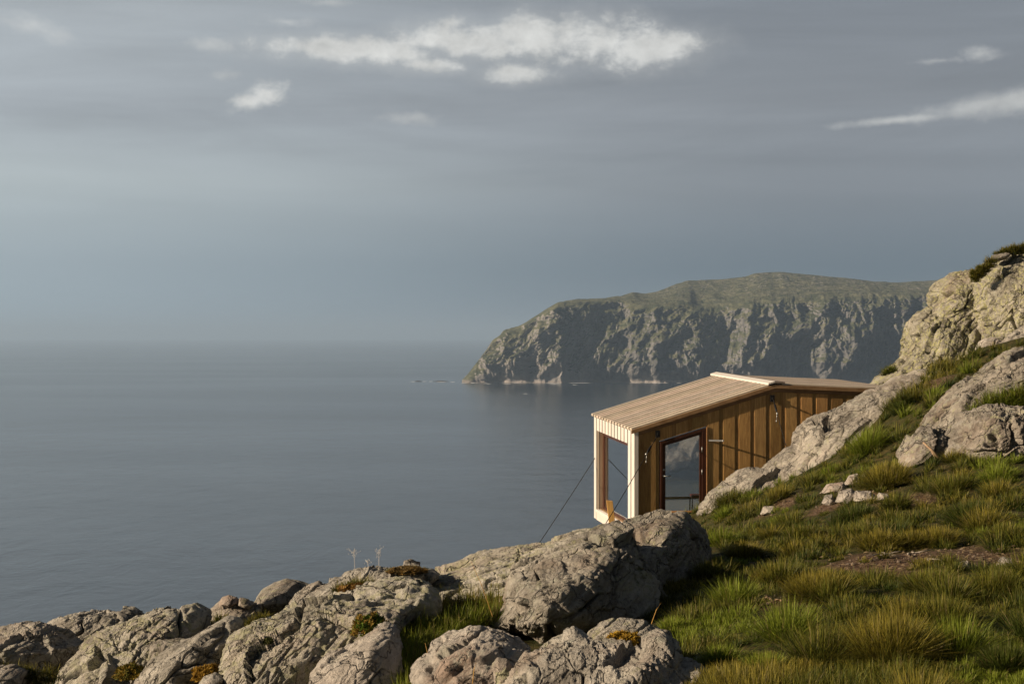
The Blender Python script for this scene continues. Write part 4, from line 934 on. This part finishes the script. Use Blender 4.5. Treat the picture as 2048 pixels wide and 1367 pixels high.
TUS = [  # photo pixel of the foot, radius px, height px, hue, label
    (1460, 1008, 55, 42, 'mixed', 'tussock at the foot of the pale toe of rock nearest the cabin door'),
    (1555, 1000, 52, 40, 'orange', 'rusty-tipped tussock between the toe of rock and the scattered stones'),
    (1775, 968, 95, 62, 'orange', 'wide rusty-tipped tussock just above the two rows of stones'),
    (1622, 965, 45, 36, 'mixed', 'small tussock below the foot of the pale slab'),
    (1735, 905, 62, 70, 'bright', 'bright green tussock growing against the pale slab'),
    (1660, 950, 40, 34, 'bright', 'small bright green clump under the pale slab, left of the upper stones'),
    (1808, 818, 52, 42, 'dark', 'dark green spiky tussock in the cleft above the bright green one'),
    (1930, 742, 30, 28, 'dark', 'little tussock on the ledge below the biggest crag'),
    (1905, 985, 75, 55, 'mixed', 'tussock right of the wide rusty one, below the knobbly flat-topped rock'),
    (1995, 965, 70, 50, 'bright', 'light green loose tussock at the right edge under the flat-topped rock'),
    (1945, 1045, 90, 65, 'dark', 'dense dark tussock near the right edge left of the lone grey stone'),
    (1710, 1040, 80, 45, 'dark', 'dark flattened tussock directly below the lower row of stones'),
    (1490, 1118, 75, 52, 'orange', 'tussock right of the blunt-ended boulder, level with its middle'),
    (1600, 1075, 80, 40, 'mixed', 'low broad tussock in the middle of the slope below the grey stone'),
    (1760, 1098, 85, 58, 'orange', 'rusty tussock left of and above the bare soil'),
    (1875, 1090, 80, 55, 'orange', 'rusty tussock directly above the bare soil patch'),
    (2010, 1085, 75, 60, 'mixed', 'tussock at the right edge above the pale grey stone'),
    (1640, 1200, 125, 85, 'orange', 'big tussock with glowing tips at the edge of the boulder shadow'),
    (1540, 1170, 80, 55, 'orange', 'tussock beside the boulder, half in its shadow'),
    (1860, 1180, 105, 60, 'mixed', 'broad green tussock just below the bare soil patch'),
    (1990, 1190, 95, 75, 'mixed', 'tall tussock at the right edge below the bare soil'),
    (1780, 1330, 145, 140, 'orange', 'largest tussock at the bottom right, fanning out with orange tips'),
    (1885, 1260, 130, 95, 'mixed', 'wide arching tussock behind the largest one at the bottom right'),
    (1440, 1330, 75, 60, 'bright', 'fresh green tuft beside the broad cracked rock at the bottom'),
    (1530, 1345, 80, 60, 'bright', 'fresh green tuft at the bottom edge right of the cracked rock'),
    (1340, 1265, 45, 45, 'bright', 'small green tuft in the angle between boulder and cracked rock'),
    (2010, 1340, 90, 75, 'dark', 'dark tussock in the bottom right corner'),
    (1650, 1300, 80, 55, 'mixed', 'grass tuft left of the largest tussock'),
]
for px, py, rp, hp, hue, lb in TUS:
    D = float(hit(px, py)[0]) or 20.0
    cx_, rad, hg = (px - CX) / F * D, rp / F * D, hp / F * D
    n_ = int(np.clip(rp * hp * .55, 350, 6500))
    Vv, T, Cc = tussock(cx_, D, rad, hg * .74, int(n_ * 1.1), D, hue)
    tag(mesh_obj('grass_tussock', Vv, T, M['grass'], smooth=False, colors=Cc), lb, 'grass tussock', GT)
# the rest of the sward
Vl, Tl, Cl, nb0 = [], [], [], 0
NS = 3600
spx = np.r_[rg.uniform(1290, 2330, NS), rg.uniform(2330, 3100, 1500)]; spy = rg.uniform(690, 1460, NS + 1500)
D = hit(spx, spy); ok = (D > 5.3) & (D < 33); spx, spy, D = spx[ok], spy[ok], D[ok]
sx_ = (spx - CX) / F * D
ok = np.ones(len(D), bool)
for ol, d, th0 in ROCKS:
    ok &= ~(inside(ol, spx, spy) & (D > d + (.6 if d > 15 else .1)) & (D < d + th0 + 1.0))
_t = (sx_ - B0[0]) * U[0] + (D - B0[1]) * U[1]; _w = (sx_ - B0[0]) * Vd[0] + (D - B0[1]) * Vd[1]
ok &= ~((_t > -.2) & (_t < 6.2) & (_w > -.12))
sm = soil_mask(sx_, D); ok &= rg.rand(len(D)) > sm * .97
spx, spy, D, sx_ = spx[ok], spy[ok], D[ok], sx_[ok]
hn = perlin(np.stack([sx_ * .8, D * .5, 0 * D], 1), 5); 
hn2 = sstep(perlin(np.stack([sx_ * 1.7, D * 1.1, 0 * D], 1), 15), -.25, .35)
for i in range(len(D)):
    clump = hn2[i]
    hue = 'orange' if hn[i] > .2 else ('bright' if hn[i] < -.22 else ('dark' if rg.rand() < .25 else 'mixed'))
    s0 = rg.uniform(.55, 1.1); hg = s0 * (.055 + .09 * clump) * (1 + max(0, D[i] - 10) / 13); rad = s0 * (.13 + .12 * clump)
    pxs_ = rad * F / D[i]
    n_ = int(np.clip(pxs_ * 4.5, 50, 260))
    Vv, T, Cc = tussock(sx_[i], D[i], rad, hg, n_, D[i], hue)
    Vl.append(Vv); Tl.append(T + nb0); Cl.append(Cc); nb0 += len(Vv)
# hummocks of deergrass that stand out of the sward
hx, hy_ = rg.uniform(1.5, 14.0, 7500), rg.uniform(6.3, 30.0, 7500)
kp = []
for a, b in zip(hx, hy_):
    px = a / b * F + CX
    if px < 1300 or px > 3000: continue
    gap = .42 + .022 * b
    if any((a - c) ** 2 + ((b - d) * .8) ** 2 < gap * gap for c, d in kp): continue
    kp.append((a, b))
    if len(kp) > 640: break
kp = np.array(kp); kz_ = G(kp[:, 0], kp[:, 1]); kpx = kp[:, 0] / kp[:, 1] * F + CX; kpy = HY - kz_ / kp[:, 1] * F
ok = soil_mask(kp[:, 0], kp[:, 1]) < .35
for ol, d, th0 in ROCKS: ok &= ~(inside(ol, kpx, kpy) & (np.abs(kp[:, 1] - d) < th0 + 1.3))
_t = (kp[:, 0] - B0[0]) * U[0] + (kp[:, 1] - B0[1]) * U[1]; _w = (kp[:, 0] - B0[0]) * Vd[0] + (kp[:, 1] - B0[1]) * Vd[1]
ok &= ~((_t > -.3) & (_t < 6.3) & (_w > -.3)) & (rg.rand(len(kp)) < .85)
for a, b in kp[ok]:
    sz0 = rg.uniform(.7, 1.25); u0 = rg.rand()
    hue = 'orange' if u0 < .27 else ('mixed' if u0 < .60 else ('bright' if u0 < .90 else 'dark'))
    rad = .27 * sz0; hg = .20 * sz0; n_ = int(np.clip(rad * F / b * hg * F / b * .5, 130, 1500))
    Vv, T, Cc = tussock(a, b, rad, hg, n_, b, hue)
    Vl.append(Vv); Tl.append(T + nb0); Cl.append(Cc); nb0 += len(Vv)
# grassy gully between the boulders, plus thin strips on ledges
def strip(poly, cnt, dep, hg, hue, wmul=1.0, dense=26):
    global nb0
    p = np.array(poly, float)
    px = rg.uniform(p[:, 0].min(), p[:, 0].max(), cnt * 4); py = rg.uniform(p[:, 1].min(), p[:, 1].max(), cnt * 4)
    k0 = inside(p, px, py); px, py = px[k0][:cnt], py[k0][:cnt]
    for a, b in zip(px, py):
        dd = dep(a, b) if callable(dep) else dep
        q0 = at(a, b, dd)
        Vv, T, Cc = tussock(q0[0], dd, .09 * wmul, hg * rg.uniform(.6, 1.2), dense, dd, hue if rg.rand() < .7 else 'mixed', cz=q0[2])
        Vl.append(Vv); Tl.append(T + nb0); Cl.append(Cc); nb0 += len(Vv)
strip([(790, 1275), (850, 1245), (930, 1232), (1000, 1225), (985, 1245), (930, 1262), (870, 1300), (845, 1330), (845, 1400), (800, 1400)], 420, lambda a, b: 10.2 - (b - 1230) * .0115, .14, 'bright')
strip([(860, 1235), (900, 1210), (1010, 1205), (1000, 1240), (900, 1250)], 120, lambda a, b: 10.5 - (b - 1230) * .01, .17, 'orange')
strip([(1985, 510), (2010, 498), (2048, 492), (2140, 470), (2140, 480), (2048, 508)], 90, 35.2, .16, 'orange', 3, 60)
strip([(1946, 548), (1962, 532), (1985, 518), (1990, 530), (1965, 550), (1950, 566)], 70, 34.6, .15, 'orange', 3, 60)
strip([(1875, 735), (1945, 720), (1995, 712), (2048, 705), (2090, 700), (2048, 722), (1975, 742), (1900, 765), (1840, 800), (1800, 800)], 130, lambda a, b: 29.5 - (b - 700) * .05, .26, 'orange', 2.4, 60)
strip([(1770, 745), (1790, 735), (1785, 748), (1765, 752)], 12, 34.5, .2, 'bright', 2.4, 50)
strip([(1940, 828), (1985, 805), (2048, 793), (2120, 785), (2120, 822), (2000, 822), (1950, 826)], 110, 19.0, .26, 'bright', 2.0, 70)
strip([(0, 1345), (60, 1335), (120, 1345), (110, 1400), (10, 1400)], 90, 9.9, .09, 'orange')
strip([(420, 1250), (440, 1238), (460, 1236), (440, 1262), (400, 1272)], 50, 11.6, .08, 'orange')
strip([(478, 1262), (495, 1245), (520, 1235), (540, 1230), (520, 1250), (490, 1275)], 70, 10.9, .07, 'orange')
strip([(670, 1182), (700, 1172), (735, 1165), (748, 1175), (700, 1190)], 90, 11.3, .09, 'orange')
strip([(770, 1142), (800, 1134), (850, 1135), (850, 1142), (790, 1150)], 110, 11.7, .04, 'orange')
grass = mesh_obj('grass', np.concatenate(Vl), np.concatenate(Tl), M['grass'], smooth=False, colors=np.concatenate(Cl))
tag(grass, 'rough green and rust-coloured grass covering the slope and gullies', 'grass', kind='stuff')
print('grass verts', nb0)

# moss cushions: thousands of short leaflets over a low dome
def moss(px, py, wp, hp, D, c1, c2, label, n_=5200, leaf=.016, cat='moss'):
    c0 = at(px, py + hp * .5, D); rx, rz = wp / 2 / F * D, hp / F * D
    u_ = rg.normal(size=(n_, 3)); u_[:, 2] = np.abs(u_[:, 2]); u_ /= np.linalg.norm(u_, axis=1)[:, None]
    lump = 1 + .5 * fbm(u_ * 2.2 + px, 3, 2)
    p_ = c0 + u_ * (rx, rx * .7, rz) * lump[:, None] * rg.uniform(.75, 1.03, (n_, 1))
    t1 = np.cross(u_, rg.normal(size=(n_, 3))); t1 /= np.linalg.norm(t1, axis=1)[:, None]
    l_ = leaf * rg.uniform(.6, 1.4, (n_, 1)); tip = p_ + (u_ * .8 + t1 * .7) * l_
    s1 = np.cross(u_, t1) * l_ * .35
    k1 = sstep(fbm(u_ * 3 + px, 3, 8) + rg.normal(0, .15, n_), -.2, .25)[:, None]
    col = (np.array(c1) * (1 - k1) + np.array(c2) * k1) * rg.uniform(.6, 1.3, (n_, 1))
    Vv = np.stack([p_ - s1, p_ + s1, tip], 1).reshape(-1, 3); Cc = np.repeat(col, 3, 0)
    return tag(mesh_obj('moss', Vv, np.arange(n_ * 3).reshape(-1, 3), M['moss'], smooth=False, colors=Cc), label, cat, 'moss cushions on the rocks')
moss(740, 1248, 72, 36, 9.35, (.09, .15, .015), (.26, .16, .03), 'bushy green moss cushion perched on the huge ribbed ledge')
moss(1250, 1278, 72, 24, 7.72, (.34, .20, .02), (.42, .27, .03), 'bright orange moss in the rock hollow at the bottom centre')
moss(1168, 1288, 22, 9, 7.62, (.34, .20, .02), (.42, .27, .03), 'tiny orange moss pad left of the orange hollow', 900)
moss(415, 1345, 60, 26, 9.7, (.26, .15, .02), (.36, .22, .03), 'rusty orange moss above the small rounded rock at the bottom left')
moss(262, 1342, 60, 24, 10.3, (.12, .12, .02), (.30, .20, .03), 'olive and yellow moss between the lichen hump and the grooved ledge')
moss(515, 1255, 40, 18, 10.6, (.13, .14, .03), (.28, .18, .05), 'brownish green moss in the notch left of the huge ledge')
moss(710, 1180, 66, 20, 11.2, (.20, .11, .03), (.34, .20, .05), 'reddish heather and moss patch below the seed-head grasses', cat='heather')
moss(815, 1139, 70, 9, 11.6, (.20, .12, .03), (.14, .10, .04), 'thin brown heather cap on the skyline ledge', cat='heather')
moss(533, 1280, 22, 10, 9.6, (.07, .09, .02), (.12, .12, .04), 'tiny dark moss tuft stuck on the face of the huge ledge', 700)
# airy seed heads on the skyline
for px, py, hp, sp0, lb in ((713, 1140, 42, 22, 'left tall wispy seed head against the sea'), (757, 1135, 40, 15, 'right tall wispy seed head against the sea'), (738, 1134, 14, 12, 'short wispy seed head between the two tall ones')):
    D = 11.6; b_ = at(px, py, D); e = empty('seed_head_grass', tuple(b_)); tag(e, lb, 'grass stalk', 'seed heads on the skyline')
    st = MB(); hd_ = MB(); k = D / F
    for j in range(2):
        x0 = rg.uniform(-.2, .2) * sp0 * k; top = np.array([x0 * 2, 0, hp * k * rg.uniform(.8, 1)])
        st.tube([(x0, 0, -.02), top * .6 + (x0 * .2, 0, 0), top], .0008, 4)
        for i in range(9):
            s0 = rg.uniform(.6, 1.0); p0 = top * s0 + (x0 * (1 - s0), 0, 0); p1 = p0 + np.array([rg.normal(0, .45) * sp0 * k * .6, rg.normal(0, .02), rg.uniform(.0, .2) * hp * k])
            st.tube([p0, p1], .0006, 3)
            hd_.tube([p1, p1 + (0, 0, .004), p1 + (0, 0, .009)], [.0008, .0024, .0008], 5)
    st.build('stem', M['st'] if 'st' in M else M['wood_pale'], e); hd_.build('seeds', M['wood_pale'], e)
# long single stalks in the gully
for px, py, ex, ey_, D, lb in ((866, 1367, 850, 1285, 8.4, 'tall straw-coloured stalk left of the cream boulder'), (945, 1367, 952, 1325, 7.6, 'short straw stalk in front of the cream boulder'), (985, 1232, 942, 1122, 10.0, 'long thin grass stalk leaning left across the whaleback slab'), (1302, 1250, 1322, 1205, 9.4, 'thin straw stalk leaning right at the end of the mossy hump')):
    a, b = at(px, py, D), at(ex, ey_, D); st = MB(); mid = (a + b) / 2 + (0, -.02, .03)
    st.tube([a, mid, b], [.0028, .0022, .001], 5)
    tag(st.build('grass_stalk', M['wood_post']), lb, 'grass stalk', 'single dry stalks among the rocks')
# crumbs of stone, root and dry stalk on the bare soil
lv, lf_, lc, lb0 = [], [], [], 0
tet = np.array([(1, 0, -.3), (-.5, .87, -.3), (-.5, -.87, -.3), (0.1, 0, .6)])
for sx0, sy0, rx0, ry0 in soil:
    for _ in range(int(230 * min(1, rx0 + .2))):
        x_ = sx0 + rg.normal(0, .6) * rx0; y_ = sy0 + rg.normal(0, .6) * ry0; z_ = float(G(x_, y_)) + .005
        if rg.rand() < .55:
            sc0 = rg.uniform(.004, .016) * (1.6 if rg.rand() < .1 else 1); q0 = tet * rg.uniform(.6, 1.4, (4, 3)) * sc0; a0_ = rg.rand() * 6.28
            q0 = np.stack([q0[:, 0] * math.cos(a0_) - q0[:, 1] * math.sin(a0_), q0[:, 0] * math.sin(a0_) + q0[:, 1] * math.cos(a0_), q0[:, 2]], 1); col_ = np.array((.26, .20, .15)) * rg.uniform(.3, 1.3)
        else:
            a0_ = rg.rand() * 6.28; L0 = rg.uniform(.02, .07); dd0 = np.array([math.cos(a0_), math.sin(a0_), rg.uniform(-.05, .2)]) * L0; w0_ = np.array([-math.sin(a0_), math.cos(a0_), 0]) * .002
            q0 = np.array([-w0_, w0_, dd0, dd0 * .5 + (0, 0, .012)]); col_ = np.array((.30, .22, .13)) * rg.uniform(.3, 1.2)
        lv.append(q0 + (x_, y_, z_ + .008)); lf_ += [(lb0, lb0 + 1, lb0 + 3), (lb0 + 1, lb0 + 2, lb0 + 3), (lb0 + 2, lb0, lb0 + 3)]; lc.append(np.repeat(col_[None], 4, 0)); lb0 += 4
tag(mesh_obj('litter', np.concatenate(lv), np.array(lf_), M['moss'], smooth=False, colors=np.concatenate(lc)), 'crumbs of stone and dry stalks strewn over the bare soil', 'litter', kind='stuff')
# dead branches and roots
m, n = new_mat('bleached_wood'); finish(n, n.mix(n.noise(n.node('ShaderNodeTexCoord').outputs['Object'], 30, 5), (.20, .17, .14), (.42, .37, .31)), .8); M['dead'] = m
def branch(pts, label, r0=.009, col='dead', twigs=6):
    D = [float(hit(px, py)[0]) or 12 for px, py in pts]; dm = sum(D) / len(D)
    P_ = [np.array([(px - CX) / F * dm, 0, 0]) + np.array([0, (d_ * .4 + dm * .6), 0]) for (px, py), d_ in zip(pts, D)]
    for p in P_: p[2] = float(G(p[0], p[1])) + .02
    b_ = MB(); nP = len(P_)
    fine = []
    for i in range(nP - 1):
        for s0 in np.linspace(0, 1, 4, endpoint=False): fine.append(P_[i] * (1 - s0) + P_[i + 1] * s0 + rg.normal(0, .012, 3))
    fine.append(P_[-1]); b_.tube(fine, list(np.linspace(r0, r0 * .35, len(fine))), 7)
    for _ in range(twigs):
        q0 = fine[rg.randint(1, len(fine) - 1)]; q1 = q0 + rg.normal(0, .05, 3) * (1, 1, .25); q2 = q1 + (q1 - q0) * .6 + rg.normal(0, .02, 3) * (1, 1, .3)
        b_.tube([q0, q1, q2], [r0 * .55, r0 * .4, r0 * .2], 5)
    tag(b_.build('dead_branch', M[col], smooth=True), label, 'branch', 'dead wood on the ground')
branch([(1755, 1122), (1775, 1120), (1792, 1112)], 'forked bleached branch at the left end of the bare soil')
branch([(1815, 1116), (1828, 1110), (1840, 1112)], 'small pale twig in the middle of the bare soil', .009, twigs=3)
branch([(1848, 1127), (1870, 1126), (1895, 1129)], 'straight pale stick lying along the bare soil', .010, twigs=1)
branch([(1535, 1200), (1548, 1203), (1556, 1218)], 'gnarled reddish root in the shade below the boulder', .014, 'wood_in')
branch([(1832, 977), (1838, 984)], 'short white stick beside the rows of stones', .018, twigs=0)
a, b = at(1846, 884, 19.2), at(1878, 916, 19.1); st = MB(); st.tube([a, (a + b) / 2 + (0, 0, .01), b], [.010, .018, .022], 7); st.tube([(a + b) / 2, (a + b) / 2 + (.05, -.05, -.12)], .008, 5)
tag(st.build('dead_branch', M['wood_in'], smooth=True), 'dry brown stick leaning across the triangular grey rock', 'branch', 'dead wood on the ground')

# ------------------------------------------------------------------ haze
m, n = new_mat('sea_haze')
pv = n.node('ShaderNodeVolumePrincipled'); pv.inputs['Color'].default_value = (.50, .675, .91, 1); pv.inputs['Density'].default_value = 5.8e-5; pv.inputs['Anisotropy'].default_value = .15
o_ = n.node('ShaderNodeOutputMaterial'); n.l.new(pv.outputs[0], o_.inputs['Volume'])
hz = MB(); S_ = 60000.0; z0, z1 = SEA - 9, 330.0
hz.hexa([(-S_, -S_, z0), (S_, -S_, z0), (S_, S_, z0), (-S_, S_, z0)], [(-S_, -S_, z1), (S_, -S_, z1), (S_, S_, z1), (-S_, S_, z1)])
tag(hz.build('haze', m), 'pale sea haze filling the air over the water', 'haze', kind='stuff')
